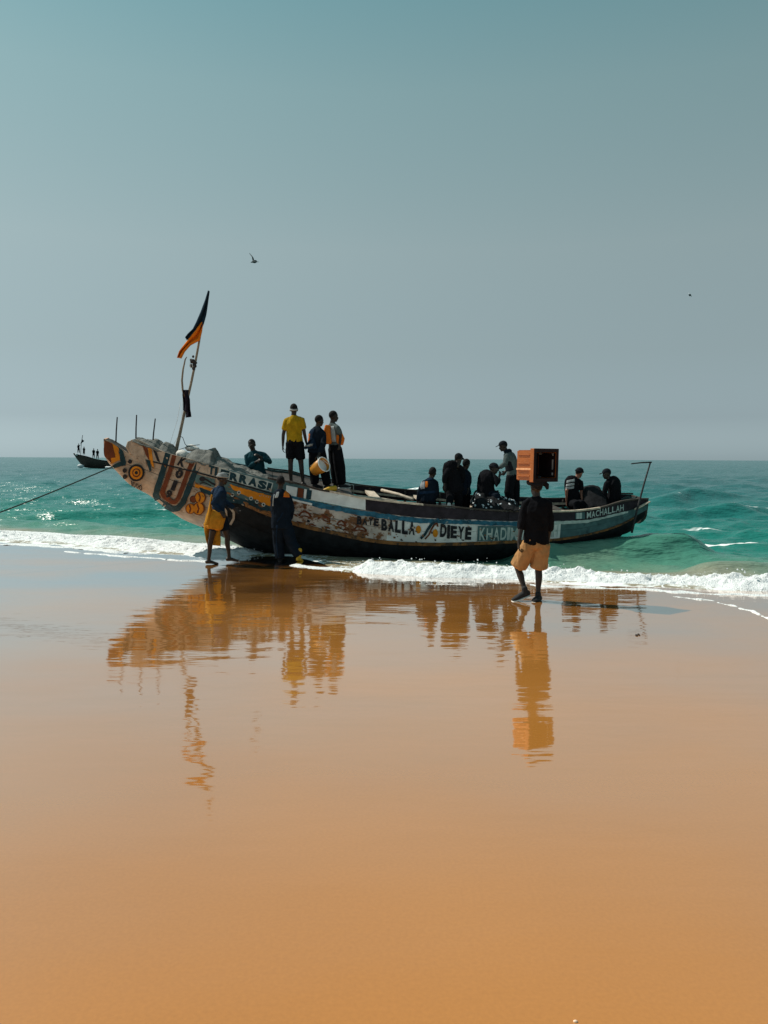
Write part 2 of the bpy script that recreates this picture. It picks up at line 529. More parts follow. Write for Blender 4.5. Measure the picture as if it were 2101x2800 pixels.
    rr = n.new('ShaderNodeMapRange'); rr.inputs['To Min'].default_value = 0.26; rr.inputs['To Max'].default_value = 0.8
    l.new(rf.outputs[0], rr.inputs[0]); l.new(rr.outputs[0], b.inputs['Roughness'])
    b.inputs['IOR'].default_value = 1.333
    n1 = n.new('ShaderNodeTexNoise'); n1.inputs['Scale'].default_value = 5.5; n1.inputs['Detail'].default_value = 6; n1.inputs['Roughness'].default_value = 0.5
    mp = n.new('ShaderNodeMapping'); mp.inputs['Scale'].default_value = (0.38, 1.0, 1.0)
    l.new(tc.outputs['Object'], mp.inputs[0]); l.new(mp.outputs[0], n1.inputs['Vector'])
    n2 = n.new('ShaderNodeTexNoise'); n2.inputs['Scale'].default_value = 0.9; n2.inputs['Detail'].default_value = 5; n2.inputs['Roughness'].default_value = 0.62
    l.new(mp.outputs[0], n2.inputs['Vector'])
    b1 = n.new('ShaderNodeBump'); b1.inputs['Strength'].default_value = 0.8; b1.inputs['Distance'].default_value = 0.05
    l.new(n1.outputs['Fac'], b1.inputs['Height'])
    b2 = n.new('ShaderNodeBump'); b2.inputs['Strength'].default_value = 0.8; b2.inputs['Distance'].default_value = 0.40
    l.new(n2.outputs['Fac'], b2.inputs['Height']); l.new(b1.outputs[0], b2.inputs['Normal'])
    l.new(b2.outputs[0], b.inputs['Normal'])
    o = link('sea', me, m)
    tag(o, 'choppy green sea, paler and greyer towards the horizon', kind='structure')

build_sea()

# ---------------------------------------------------------------- surf
FOAM = mat('sea_foam', (0.72, 0.75, 0.76), 0.7, 0.05, 6, bump=0.9, bscale=34, bdist=0.03, spec=0.3)

def path_resample(P, step):
    P = np.array(P); d = np.r_[0, np.cumsum(np.linalg.norm(np.diff(P, axis=0), axis=1))]
    s = np.arange(0, d[-1], step)
    return np.stack([np.interp(s, d, P[:, 0]), np.interp(s, d, P[:, 1])], 1), s

def surf(name, pxs, height, width, label, seed, step=0.03, tail=0.35):
    pts = [gp(*p) for p in pxs]
    C, s = path_resample([(p.x, p.y) for p in pts], step)
    T = np.gradient(C, axis=0); T /= np.linalg.norm(T, axis=1)[:, None]
    k = 25
    ker = np.ones(k) / k
    T = np.stack([np.convolve(np.pad(T[:, i], k // 2, 'edge'), ker, 'valid') for i in (0, 1)], 1)
    N = np.stack([-T[:, 1], T[:, 0]], 1)
    N *= np.sign(N[:, 1])[:, None]
    w = np.linspace(-0.35, width, int((width + 0.35) / step))
    S, W = np.meshgrid(np.arange(len(s)), w, indexing='ij')
    wig = 0.16 * np.interp(s, s, noise3(np.stack([s, s * 0, s * 0], 1), 0.8, seed)) + 0.10 * noise3(np.stack([s, s * 0, s * 0], 1), 2.6, seed + 1)
    X = C[S, 0] + N[S, 0] * (W + wig[S]); Y = C[S, 1] + N[S, 1] * (W + wig[S])
    hs = height * (0.8 + 0.45 * noise3(np.stack([s, s * 0 + 3, s * 0], 1), 0.55, seed + 2))
    prof = np.where(W < 0.3, np.clip((W + 0.3) / 0.6, 0, 1) ** 0.7, np.exp(-((W - 0.3) / (width * tail)) ** 2))
    end = np.clip(np.minimum(S, len(s) - 1 - S) * step / 0.5, 0, 1)
    P = np.stack([X.ravel(), Y.ravel(), np.zeros(X.size)], 1)
    lump = fbm(P * np.array([0.8, 1.2, 1]), 4.0, 5, 0.72, seed=seed + 5)
    cell = 1 - np.abs(fbm(P, 11.0, 3, 0.7, seed=seed + 9)) * 3
    fr = np.clip(prof.ravel(), 0, 1)
    z = (hs[S] * prof * end).ravel() * (1 + 0.55 * lump) + (0.045 * lump + 0.014 * cell) * (0.35 + 0.65 * fr) * end.ravel() - 0.018
    z -= 0.10 * np.clip((W.ravel() - width * 0.75) / (width * 0.25), 0, 1) + 0.05 * np.clip((-W.ravel() - 0.25) / 0.1, 0, 1)
    z -= 0.10 * (1 - end.ravel())
    P[:, 2] = z
    P[:, 0] += 0.05 * fbm(P, 6, 3, seed=seed + 13) * fr; P[:, 1] += 0.06 * fbm(P, 6, 3, seed=seed + 17) * fr
    o = link(name, np_mesh(name, P, grid_faces(len(s), len(w))), FOAM)
    tag(o, label, kind='stuff')
    # flung drops above the crest
    rg = np.random.RandomState(seed)
    bm = bmesh.new()
    for i in range(int(len(s) * step * 26)):
        j = rg.randint(len(s)); ww = rg.rand() ** 1.5 * 0.8
        r = 0.006 + 0.012 * rg.rand() ** 3
        c = (C[j, 0] + N[j, 0] * ww, C[j, 1] + N[j, 1] * ww, hs[j] * end[j, 0] * (0.9 + 0.5 * rg.rand() ** 2) + 0.01)
        bmesh.ops.create_icosphere(bm, subdivisions=1, radius=r, matrix=Matrix.Translation(c))
    o = link('spray', bm_mesh('spray', bm), FOAM)
    tag(o, 'fine drops flung up from ' + label, kind='stuff')

surf('surf', [(-700, 1462), (-200, 1462), (0, 1472), (150, 1481), (300, 1494), (450, 1506), (600, 1518), (690, 1526)], 0.15, 2.3, 'white surf running up the sand left of the bow', 100)
surf('surf', [(915, 1556), (1000, 1563), (1150, 1572), (1320, 1577), (1500, 1585), (1650, 1591), (1800, 1599), (2101, 1611), (2700, 1650)], 0.165, 1.15, 'white surf breaking along the hull and to the right', 300)

def swash(pxs, wid, seed, label, lace=0.0):
    """Thin lace of foam left on the sand."""
    pts = [gp(*p) for p in pxs]
    step = 0.022
    C, s = path_resample([(p.x, p.y) for p in pts], step)
    T = np.gradient(C, axis=0); T /= np.linalg.norm(T, axis=1)[:, None]
    N = np.stack([-T[:, 1], T[:, 0]], 1)
    w = np.arange(-0.12, wid + 0.12, step)
    S, W = np.meshgrid(np.arange(len(s)), w, indexing='ij')
    wig = 0.10 * noise3(np.stack([s, s * 0, s * 0], 1), 1.2, seed) + 0.05 * noise3(np.stack([s, s * 0, s * 0], 1), 5, seed + 1)
    X = C[S, 0] + N[S, 0] * (W + wig[S]); Y = C[S, 1] + N[S, 1] * (W + wig[S])
    P = np.stack([X.ravel(), Y.ravel(), np.zeros(X.size)], 1)
    d = 1 - np.abs(W.ravel() - wid * 0.3) / (wid * 0.75 + 0.02)
    nz = fbm(P * np.array([0.6, 1.3, 1]), 5.0, 4, 0.6, seed=seed + 4)
    z = 0.010 + 0.035 * (d * 0.75 - 0.52 - lace + 0.85 * nz)
    P[:, 2] = np.minimum(z, 0.014 + 0.01 * nz)
    F = grid_faces(len(s), len(w))
    F = F[(P[:, 2][F] > 0.0015).any(1)]
    used = np.unique(F); rm = np.full(len(P), -1); rm[used] = np.arange(len(used))
    o = link('swash_foam', np_mesh('swash_foam', P[used], rm[F]), FOAM)
    tag(o, label, kind='stuff')

swash([(-100, 1484), (90, 1492), (200, 1500), (330, 1515)], 0.30, 500, 'thin lace of foam on the sand at the left edge')
swash([(180, 1508), (330, 1521), (480, 1532), (560, 1536)], 0.05, 520, 'faint foam line on the sand before the bow', -0.06)
swash([(790, 1547), (880, 1555), (990, 1563)], 0.16, 540, 'short bright foam line at the foot of the hull', -0.25)
swash([(1450, 1602), (1600, 1606), (1760, 1613), (1950, 1623), (2150, 1632)], 0.12, 560, 'foam line just in front of the right hand surf', 0.05)
swash([(1830, 1633), (1930, 1641), (2010, 1657), (2070, 1680), (2140, 1705)], 0.012, 580, 'thin foam edge curving over the sand at the right', 0.16)

# ---------------------------------------------------------------- the fishing boat
AX0 = at(290, 1300, 16.5); AX0.z = 0
AX1 = at(1778, 1400, 18.3); AX1.z = 0
AXD = (AX1 - AX0); LEN = AXD.length; AXD.normalize()
AXN = Vector((AXD.y, -AXD.x, 0))              # across the boat, towards the camera
HEEL = 0.10                                    # the far side stands higher: the boat leans on its near bilge

def on_plane(px, py, c):
    """Boat coordinate s and height z of a photo pixel on the vertical plane c metres to the near side of the axis."""
    d = ray(px, py)
    o = AX0 + AXN * c
    nrm = AXN
    t = (o - EYE).dot(nrm) / d.dot(nrm)
    p = EYE + d * t
    return (p - o).dot(AXD), p.z

HBS = np.array([0.0, 0.5, 1.2, 2.2, 3.4, 4.8, 6.5, 8.2, 9.6, 10.8, 11.6, LEN + 0.2])
HBW = np.array([0.16, 0.22, 0.40, 0.66, 0.92, 1.08, 1.14, 1.10, 0.96, 0.70, 0.46, 0.30])

def smooth_interp(x, X, Y):
    X = np.array(X); Y = np.array(Y)
    m = np.gradient(Y, X)
    x = np.clip(x, X[0], X[-1])
    i = np.clip(np.searchsorted(X, x) - 1, 0, len(X) - 2)
    h = X[i + 1] - X[i]; t = (x - X[i]) / h
    h00 = 2 * t**3 - 3 * t**2 + 1; h10 = t**3 - 2 * t**2 + t; h01 = -2 * t**3 + 3 * t**2; h11 = t**3 - t**2
    return h00 * Y[i] + h10 * h * m[i] + h01 * Y[i + 1] + h11 * h * m[i + 1]

def hb(s):
    return smooth_interp(s, HBS, HBW)

def curve(pxs, f):
    """Turn photo pixels of a line on the near side into (s, z) samples; f scales the half beam at that height."""
    out = []
    for px, py in pxs:
        s = 6.0
        for _ in range(8):
            s, z = on_plane(px, py, float(hb(np.array([max(0, s)]))[0]) * f)
        out.append((s, z))
    out.sort()
    return np.array([o[0] for o in out]), np.array([o[1] for o in out])

FG, FA, FR, FB = 1.0, 1.0, 0.93, 0.66
cG = curve([(353, 1207), (375, 1201), (395, 1210), (455, 1237), (520, 1255), (620, 1283), (690, 1300), (753, 1314), (800, 1321), (866, 1340), (923, 1350), (981, 1362), (1078, 1375), (1212, 1387), (1313, 1396), (1400, 1400), (1509, 1400), (1590, 1398), (1641, 1391), (1701, 1374), (1741, 1368), (1777, 1366)], FG)
cA = curve([(291, 1200), (320, 1217), (351, 1238), (420, 1262), (531, 1288), (625, 1313), (750, 1350), (854, 1368), (981, 1392), (1136, 1414), (1306, 1421), (1400, 1424), (1509, 1424), (1600, 1422), (1641, 1414), (1716, 1396), (1779, 1378)], FA)
cR = curve([(286, 1238), (330, 1262), (400, 1285), (470, 1312), (537, 1332), (611, 1354), (741, 1407), (801, 1429), (908, 1455), (1017, 1478), (1161, 1488), (1306, 1485), (1400, 1481), (1530, 1474), (1620, 1458), (1700, 1432), (1772, 1392)], FR)
cK = curve([(282, 1240), (303, 1272), (314, 1283), (350, 1320), (412, 1356), (455, 1390), (498, 1418), (555, 1443), (637, 1482), (710, 1517), (770, 1532), (900, 1546), (1150, 1552), (1350, 1546), (1480, 1528), (1560, 1502), (1640, 1478), (1725, 1452), (1742, 1432), (1776, 1400)], 0.0)

def line(c, s):
    return smooth_interp(s, c[0], c[1])

def half_section(s):
    """Near-side outline from gunwale to keel at station s: arrays of (c, z) along v = 0..1 for the named bands."""
    w = hb(s)
    zA, zR, zK = line(cA, s), line(cR, s), line(cK, s)
    zG = np.maximum(line(cG, np.maximum(s, cG[0][0])), zA + 0.01)
    zR = np.minimum(zR, zA - 0.05)
    zK = np.minimum(zK, zR - 0.03)
    zB = zK + (zR - zK) * 0.30
    return w, zG, zA, zR, zB, zK

def side_point(s, v, side=1):
    """v: 0 gunwale, 1 seam under the top strake, 2 rubbing rail, 3 bilge, 4 keel. side +1 near, -1 far."""
    s = np.atleast_1d(np.asarray(s, float)); v = np.atleast_1d(np.asarray(v, float))
    s, v = np.broadcast_arrays(s, v)
    w, zG, zA, zR, zB, zK = half_section(s)
    cs = np.stack([w * FG, w * FA, w * FR, w * FB, w * 0.0 + 0.02], 0)
    zs = np.stack([zG, zA, zR, zB, zK], 0)
    i = np.clip(v.astype(int), 0, 3); t = v - i
    n = np.arange(s.size)
    sf = s.ravel(); i = i.ravel(); t = t.ravel()
    cs = cs.reshape(5, -1); zs = zs.reshape(5, -1)
    # below the rail the section bulges: quadratic through rail, bilge, keel
    lin_c = cs[i, n] * (1 - t) + cs[i + 1, n] * t
    lin_z = zs[i, n] * (1 - t) + zs[i + 1, n] * t
    tt = np.clip((v.ravel() - 2) / 2, 0, 1)
    b0, b1, b2 = (1 - tt) ** 2, 2 * tt * (1 - tt), tt ** 2
    cb = b0 * cs[2] + b1 * (cs[2] * 1.02) + b2 * cs[4]
    zb = b0 * zs[2] + b1 * (zs[4] + (zs[2] - zs[4]) * 0.30) + b2 * zs[4]
    c = np.where(v.ravel() > 2, cb, lin_c)
    z = np.where(v.ravel() > 2, zb, lin_z)
    z = z + (0 if side > 0 else 2 * c * HEEL)
    P = np.array(AX0)[None, :] + np.outer(sf, np.array(AXD)) + np.outer(side * c, np.array(AXN))
    P[:, 2] = z
    return P

def strake(name, v0, v1, s0, s1, side, m, parent, proud=0.0, thick=0.035, ds=0.09, nv=4, label=None, midx=None, wob=0.004, seed=0):
    """One plank of the hull: an outer skin, an inner skin and its edges, following the hull lines."""
    ss = np.linspace(s0, s1, max(2, int((s1 - s0) / ds) + 1))
    vs = np.linspace(v0, v1, nv)
    S, V = np.meshgrid(ss, vs, indexing='ij')
    gap = 0.0
    P = side_point(S.ravel(), V.ravel(), side)
    e = 1e-3
    du = side_point(S.ravel() + e, V.ravel(), side) - P
    vb = np.clip(V.ravel() + 0.02, 0, 4); va = np.clip(V.ravel() - 0.02, 0, 4)
    dv = side_point(S.ravel(), vb, side) - side_point(S.ravel(), va, side)
    N = np.cross(du, dv); N /= np.linalg.norm(N, axis=1)[:, None] + 1e-12
    out = np.array(AXN) * side + np.array([0, 0, -0.25])
    N *= np.sign(N @ out)[:, None]
    wv = wob * fbm(P, 1.6, 3, seed=seed)
    O = P + N * (proud + wv)[:, None] if isinstance(wv, np.ndarray) else P + N * proud
    I = P - N * thick
    nr, nc = len(ss), nv
    F = grid_faces(nr, nc)
    n = len(O)
    faces = [F, F[:, ::-1] + n]
    def strip(a):
        a = np.array(a)
        return np.stack([a[:-1], a[1:], a[1:] + n, a[:-1] + n], 1)
    idx = np.arange(n).reshape(nr, nc)
    for a in (idx[:, 0], idx[::-1, -1], idx[0, ::-1], idx[-1, :]):
        faces.append(strip(a))
    Fall = np.concatenate(faces)
    me = np_mesh(name, np.concatenate([O, I]), Fall, False)
    if midx is not None:
        cen = np.array([p.center[:] for p in me.polygons])
        ms = (cen - np.array(AX0)) @ np.array(AXD)
        me.polygons.foreach_set('material_index', midx(ms, cen).astype(np.int32))
    bm = bmesh.new(); bm.from_mesh(me); bmesh.ops.recalc_face_normals(bm, faces=bm.faces[:]); bm.to_mesh(me); bm.free()
    o = link(name, me, m, parent)
    if label: o['label'] = label
    return o

M_BONE = mat('weathered bone paint', (0.33, 0.275, 0.215), 0.6, 0.32, 5, bump=0.3, bscale=60, col2=(0.13, 0.085, 0.05), thr=0.595)
M_WHITE = mat('chipped white paint', (0.58, 0.62, 0.62), 0.55, 0.15, 5, bump=0.3, bscale=60, col2=(0.12, 0.12, 0.11), thr=0.605)
M_WORN = mat('rust stained white paint', (0.42, 0.38, 0.34), 0.6, 0.3, 5, bump=0.4, bscale=50, col2=(0.15, 0.062, 0.022), thr=0.485)
M_BLACK = mat('black hull tar', (0.010, 0.012, 0.014), 0.6, 0.5, 6, bump=0.4, bscale=30, spec=0.10, col2=(0.030, 0.028, 0.026), thr=0.70)
M_DARKTOP = mat('dark plum paint', (0.022, 0.018, 0.024), 0.6, 0.4, 7, bump=0.3, bscale=50, spec=0.12, col2=(0.07, 0.06, 0.055), thr=0.68)
M_TEAL = mat('dark teal paint', (0.007, 0.034, 0.047), 0.6, 0.3, 8, bump=0.25, bscale=60, spec=0.15, col2=(0.14, 0.15, 0.14), thr=0.65)
M_PALETEAL = mat('washed teal paint', (0.062, 0.125, 0.135), 0.6, 0.3, 6, bump=0.25, bscale=60, spec=0.15, col2=(0.03, 0.06, 0.065), thr=0.60)
M_BROWN = mat('brown red paint', (0.115, 0.032, 0.012), 0.6, 0.3, 7, bump=0.3, bscale=60, spec=0.15, col2=(0.07, 0.03, 0.02), thr=0.62)
M_ORANGE = mat('orange yellow paint', (0.48, 0.185, 0.010), 0.6, 0.2, 7, bump=0.25, bscale=60, spec=0.15, col2=(0.12, 0.06, 0.02), thr=0.62)
M_RAIL = mat('rusty rubbing rail', (0.20, 0.088, 0.026), 0.75, 0.45, 7, bump=0.6, bscale=40, col2=(0.05, 0.032, 0.02), thr=0.50)
M_WOOD = mat('bleached wood', (0.50, 0.42, 0.33), 0.75, 0.3, 9, bump=0.5, bscale=40, col2=(0.16, 0.12, 0.09), thr=0.62)
M_DKWOOD = mat('wet dark wood', (0.045, 0.036, 0.030), 0.65, 0.5, 6, bump=0.5, bscale=40, spec=0.25, col2=(0.14, 0.11, 0.085), thr=0.64)
M_INK = mat('black lettering paint', (0.014, 0.016, 0.020), 0.6, 0.3, 9, spec=0.12)
M_ROPE = mat('dark green rope', (0.020, 0.045, 0.045), 0.8, 0.3, 60, bump=0.6, bscale=160)

boat = thing('fishing_boat', AX0 + AXD * 4.0, 'long painted wooden fishing boat beached bow first, with BAYE BALLA DIEYE on its side', 'boat')

S_TOP0, S_END = cG[0][0], cG[0][-1] - 0.05
S_PAINT = on_plane(575, 1400, 0.3)[0]

def paint_split(ms, cen):
    # pale bow, black from the shoulder aft; the edge of the paint leans with the stem
    lim = S_PAINT + 0.55 * (cen[:, 2] - 0.9) + 0.05 * fbm(cen, 3, 2, seed=77)
    return (ms > lim)

for side in (1, -1):
    # the log and the planks below the rail, three a side
    for k, (a, b_) in enumerate(((2.02, 2.62), (2.64, 3.28), (3.30, 4.0))):
        strake('hull_plank', a, b_, 0.02, S_END - 0.05 - 0.25 * k, side, [M_BONE, M_BLACK], boat, proud=0.004 * (2 - k), midx=paint_split, nv=7, ds=0.045, seed=k + 3)
    # painted side planks between the top seam and the rail: bow, middle and after lengths butt together
    cuts = [0.02, on_plane(612, 1350, 0.7)[0], on_plane(792, 1380, 1.0)[0], 8.9, S_END]
    for j in range(4):
        m = [[M_BONE], [M_PALETEAL], [M_WORN], [M_WHITE]][j]
        if j == 2:
            mi = lambda ms, cen: (ms > 6.0 + 0.5 * fbm(cen, 2.2, 3, seed=9)) * 1
            m = [M_WORN, M_WHITE]
        elif j == 3:
            mi = lambda ms, cen: (ms > 9.6) * 1
            m = [M_WHITE, M_PALETEAL]
        else:
            mi = None
        for (a, b_) in ((1.02, 1.50), (1.515, 1.985)):
            strake('side_plank', a, b_, cuts[j] + 0.004, cuts[j + 1] - 0.004, side, m, boat, proud=0.010, nv=3, midx=mi, seed=20 + j)
    # top strake
    cuts = [S_TOP0, 2.55, 4.20, 5.35, 8.4, S_END]
    for j in range(5):
        m = [M_BONE, M_PALETEAL, M_WHITE, M_DARKTOP, M_DARKTOP][j]
        strake('top_strake', 0.0, 0.985, cuts[j] + 0.004, cuts[j + 1] - 0.004, side, m, boat, proud=0.022, thick=0.03, nv=4, seed=40 + j)
    # rubbing rail
    strake('rubbing_rail', 1.93, 2.07, 2.9, S_END - 0.3, side, M_RAIL, boat, proud=0.045, thick=0.0, nv=3, ds=0.05, wob=0.012, seed=60)

def rail_cap(name, s0, s1, side, m, w=0.10, h=0.035, dv=0.0, dc=0.0):
    ss = np.linspace(s0, s1, max(3, int((s1 - s0) / 0.12)))
    P = side_point(ss, np.zeros_like(ss), side)
    inw = -np.array(AXN) * side
    V, F = [], []
    wv = 0.01 * noise3(P, 2.0, 5)
    for i, p in enumerate(P):
        a = p + np.array([0, 0, 0.003 + dv + wv[i]]) - inw * 0.045 + inw * dc
        b_ = a + inw * w
        V += [a, b_, b_ + [0, 0, h], a + [0, 0, h]]
    for i in range(len(P) - 1):
        k = 4 * i
        for q in range(4):
            F.append([k + q, k + (q + 1) % 4, k + 4 + (q + 1) % 4, k + 4 + q])
    F.append([0, 3, 2, 1]); k = 4 * (len(P) - 1); F.append([k, k + 1, k + 2, k + 3])
    me = np_mesh(name, V, F, False)
    bm = bmesh.new(); bm.from_mesh(me); bmesh.ops.recalc_face_normals(bm, faces=bm.faces[:]); bm.to_mesh(me); bm.free()
    return link(name, me, m, boat)

for side in (1, -1):
    for s0, s1, m in ((3.35, 4.6, M_DKWOOD), (4.61, 6.55, M_WOOD), (6.56, 9.3, M_DKWOOD), (9.31, 10.6, M_WOOD), (10.61, S_END, M_DKWOOD)):
        rail_cap('gunwale', s0, s1, side, m if side > 0 else M_DKWOOD)
rail_cap('inner_stringer', 4.4, 9.0, -1, M_WOOD, w=0.07, h=0.05, dv=-0.17, dc=0.07)
rail_cap('inner_stringer', 9.2, 11.2, -1, M_WOOD, w=0.07, h=0.05, dv=-0.13, dc=0.07)

# bow spur end, stern post
def end_block(name, s, m, t, vmax=4.0, v0=1.0):
    vs = np.linspace(v0, vmax, 9)
    A = side_point(np.full(9, s), vs, 1); B = side_point(np.full(9, s), vs, -1)
    ring = np.concatenate([A, B[::-1]])
    ring2 = ring + np.array(AXD) * t
    n = len(ring)
    bm = bmesh.new()
    a = [bm.verts.new(p) for p in ring]; b_ = [bm.verts.new(p) for p in ring2]
    bm.faces.new(a); bm.faces.new(b_[::-1])
    for i in range(n):
        bm.faces.new((a[i], b_[i], b_[(i + 1) % n], a[(i + 1) % n]))
    return link(name, bm_mesh(name, bm), m, boat)

M_PINKWOOD = mat('bare end grain', (0.50, 0.30, 0.20), 0.7, 0.3, 14, bump=0.4, bscale=60)
end_block('stem_end', 0.0, M_PINKWOOD, 0.05)
end_block('stern_board', S_END - 0.05, M_DKWOOD, 0.06, v0=0.0)
# spur top and the rounded ends of the top strakes
def deck_between(name, s0, s1, v, m, dz=0.0, thick=0.04, ds=0.1):
    ss = np.linspace(s0, s1, max(2, int((s1 - s0) / ds) + 1))
    A = side_point(ss, np.full_like(ss, v), 1); B = side_point(ss, np.full_like(ss, v), -1)
    V, F = [], []
    for a, b_ in zip(A, B):
        V += [a + [0, 0, dz], b_ + [0, 0, dz], b_ + [0, 0, dz - thick], a + [0, 0, dz - thick]]
    for i in range(len(ss) - 1):
        k = 4 * i
        for q in range(4):
            F.append([k + q, k + (q + 1) % 4, k + 4 + (q + 1) % 4, k + 4 + q])
    F.append([0, 3, 2, 1]); k = 4 * (len(ss) - 1); F.append([k, k + 1, k + 2, k + 3])
    me = np_mesh(name, V, F, False)
    bm = bmesh.new(); bm.from_mesh(me); bmesh.ops.recalc_face_normals(bm, faces=bm.faces[:]); bm.to_mesh(me); bm.free()
    return link(name, me, m, boat)

deck_between('stem_top', 0.0, S_TOP0 + 0.35, 1.0, M_DKWOOD, dz=-0.004)
for side in (1, -1):
    # thick rounded board ends that close the top strake at the bow
    p0 = side_point([S_TOP0], [0.05], side)[0]; p1 = side_point([S_TOP0 + 0.03], [0.95], side)[0]
    mid = side_point([S_TOP0 - 0.03], [0.5], side)[0]
    tube_obj('strake_end', [p0, mid, p1], [0.035, 0.04, 0.03], M_BONE, boat)
# fore deck planks, people stand on them; floor boards and thwarts further aft
for k in range(9):
    s0 = 3.25 + k * 0.215
    if s0 + 0.2 > 5.2: break
    deck_between('deck_plank', s0, s0 + 0.205, 0.10, M_DKWOOD, dz=-0.012 + 0.006 * random.random())
for k in range(11):
    s0 = 0.95 + k * 0.21
    deck_between('deck_plank', s0, s0 + 0.2, 0.5, M_DKWOOD)
for k in range(18):
    s0 = 5.25 + k * 0.33
    deck_between('floor_board', s0, s0 + 0.315, 1.35, M_DKWOOD, dz=0.0)
for s0 in (5.6, 6.75, 7.8, 8.75, 9.75, 10.6):
    deck_between('thwart', s0, s0 + 0.22, 0.32, M_WOOD if s0 < 9 else M_DKWOOD, dz=0.0, thick=0.05, ds=0.22)
for k in range(14):
    s = 5.3 + k * 0.42
    pts = side_point(np.full(5, s), np.linspace(0.12, 1.3, 5), -1) + np.array(AXN) * 0.06
    tube_obj('rib', [Vector(p) for p in pts], 0.032, M_DKWOOD, boat, seg=6)

# paint laid on the planks: shapes drawn in photo pixels, carried along the line of sight onto the near side
_ss = np.linspace(0.0, S_END, 140); _vs = np.linspace(0, 4, 41)
_S, _V = np.meshgrid(_ss, _vs, indexing='ij')
_P = side_point(_S.ravel(), _V.ravel(), 1)
_keep = grid_faces(140, 41)
HULL = BVHTree.FromPolygons([Vector(p) for p in _P], [tuple(int(q) for q in f) for f in _keep])

def onto_hull(px, py, lift):
    d = ray(px, py).normalized()
    hit, nrm, i, t = HULL.ray_cast(EYE, d)
    if hit is None:
        for r in range(1, 30):
            hit, nrm, i, t = HULL.find_nearest(EYE + d * (16.0 + 0.1 * r))
            if t < 0.12: break
    if nrm.dot(d) > 0: nrm = -nrm
    return hit + nrm * (0.026 + lift)

def paint(name, verts2, faces, m, lift=0.003, label=None):
    V = [onto_hull(x, y, lift) for x, y in verts2]
    me = bpy.data.meshes.new(name)
    me.from_pydata([v[:] for v in V], [], faces)
    o = link(name, me, m, boat)
    if label: o['label'] = label
    return o

def paint_strip(name, top, bot, m, lift=0.003, n=40, rows=3, label=None, rag=0.0, seed=1):
    """Area between two pixel polylines running the same way."""
    t, sT = path_resample(top, 1.0); b_, sB = path_resample(bot, 1.0)
    V, F = [], []
    rg = np.random.RandomState(seed)
    for i in range(n):
        a = t[min(len(t) - 1, int(round(i / (n - 1) * (len(t) - 1))))]
        c = b_[min(len(b_) - 1, int(round(i / (n - 1) * (len(b_) - 1))))]
        if rag:
            a = a + rg.randn(2) * rag; c = c + rg.randn(2) * rag
        for r in range(rows):
            V.append(tuple(a + (c - a) * r / (rows - 1)))
    for i in range(n - 1):
        for r in range(rows - 1):
            k = i * rows + r
            F.append((k, k + 1, k + rows + 1, k + rows))
    return paint(name, V, F, m, lift, label)

def paint_disc(name, c, rx, ry, m, lift=0.003, seg=20, rot=0.0):
    V = [c]
    for k in range(seg):
        a = 2 * math.pi * k / seg
        x, y = rx * math.cos(a), ry * math.sin(a)
        V.append((c[0] + x * math.cos(rot) - y * math.sin(rot), c[1] + x * math.sin(rot) + y * math.cos(rot)))
    F = [(0, 1 + k, 1 + (k + 1) % seg) for k in range(seg)]
    return paint(name, V, F, m, lift)

def paint_stroke(name, pts, w, m, lift=0.003, n=None, closed=False):
    """Brush stroke of pixel width w along a pixel polyline."""
    C, s = path_resample(pts, 2.0)
    T = np.gradient(C, axis=0); T /= np.linalg.norm(T, axis=1)[:, None] + 1e-9
    N = np.stack([-T[:, 1], T[:, 0]], 1)
    wv = w * (1 + 0.08 * noise3(np.stack([s, s * 0, s * 0], 1), 0.2, 3))[:, None]
    V = []
    for a, b_ in zip(C - N * wv / 2, C + N * wv / 2):
        V += [tuple(a), tuple(b_)]
    F = [(2 * i, 2 * i + 1, 2 * i + 3, 2 * i + 2) for i in range(len(C) - 1)]
    return paint(name, V, F, m, lift)

def letters(text, quad, m, lift=0.005, bold=0.035, jitter=0.05, seed=1, name='lettering', fill=0.86):
    """Hand-painted capitals filling a pixel quad (top left, top right, bottom right, bottom left)."""
    rg = random.Random(seed)
    q = [np.array(p, float) for p in quad]
    n = len(text)
    wts = [0.45 if c in 'I1' else (0.5 if c == ' ' else (1.2 if c in 'MW' else 1.0)) for c in text]
    tot = sum(wts); pos = 0
    V, F = [], []
    for ch, wt in zip(text, wts):
        u0, u1 = pos / tot, (pos + wt) / tot
        pos += wt
        if ch == ' ': continue
        cu = bpy.data.curves.new('glyph', 'FONT')
        cu.body = ch; cu.resolution_u = 3; cu.offset = bold; cu.fill_mode = 'FRONT'
        ob = bpy.data.objects.new('glyph', cu)
        COL.objects.link(ob)
        bpy.context.view_layer.update()
        me = ob.to_mesh()
        co = np.array([v.co[:2] for v in me.vertices])
        fs = [tuple(p.vertices) for p in me.polygons]
        ob.to_mesh_clear()
        bpy.data.objects.remove(ob); bpy.data.curves.remove(cu)
        mn, mxx = co.min(0), co.max(0)
        co = (co - mn) / (mxx - mn + 1e-9)
        pad = (1 - fill) / 2
        base = len(V)
        j0, j1, sk = rg.uniform(-jitter, jitter), rg.uniform(-jitter, jitter), rg.uniform(-0.04, 0.04)
        for x, y in co:
            u = u0 + (u1 - u0) * (pad + fill * x) + sk * (y - 0.5) * (u1 - u0)
            v = y * (1 + j1 - j0) + j0
            top = q[0] + (q[1] - q[0]) * u; bot = q[3] + (q[2] - q[3]) * u
            V.append(tuple(bot + (top - bot) * v))
        F += [tuple(base + k for k in f) for f in fs]
    o = paint(name, V, F, m, lift)
    o['label'] = 'painted letters ' + text.strip()
    return o

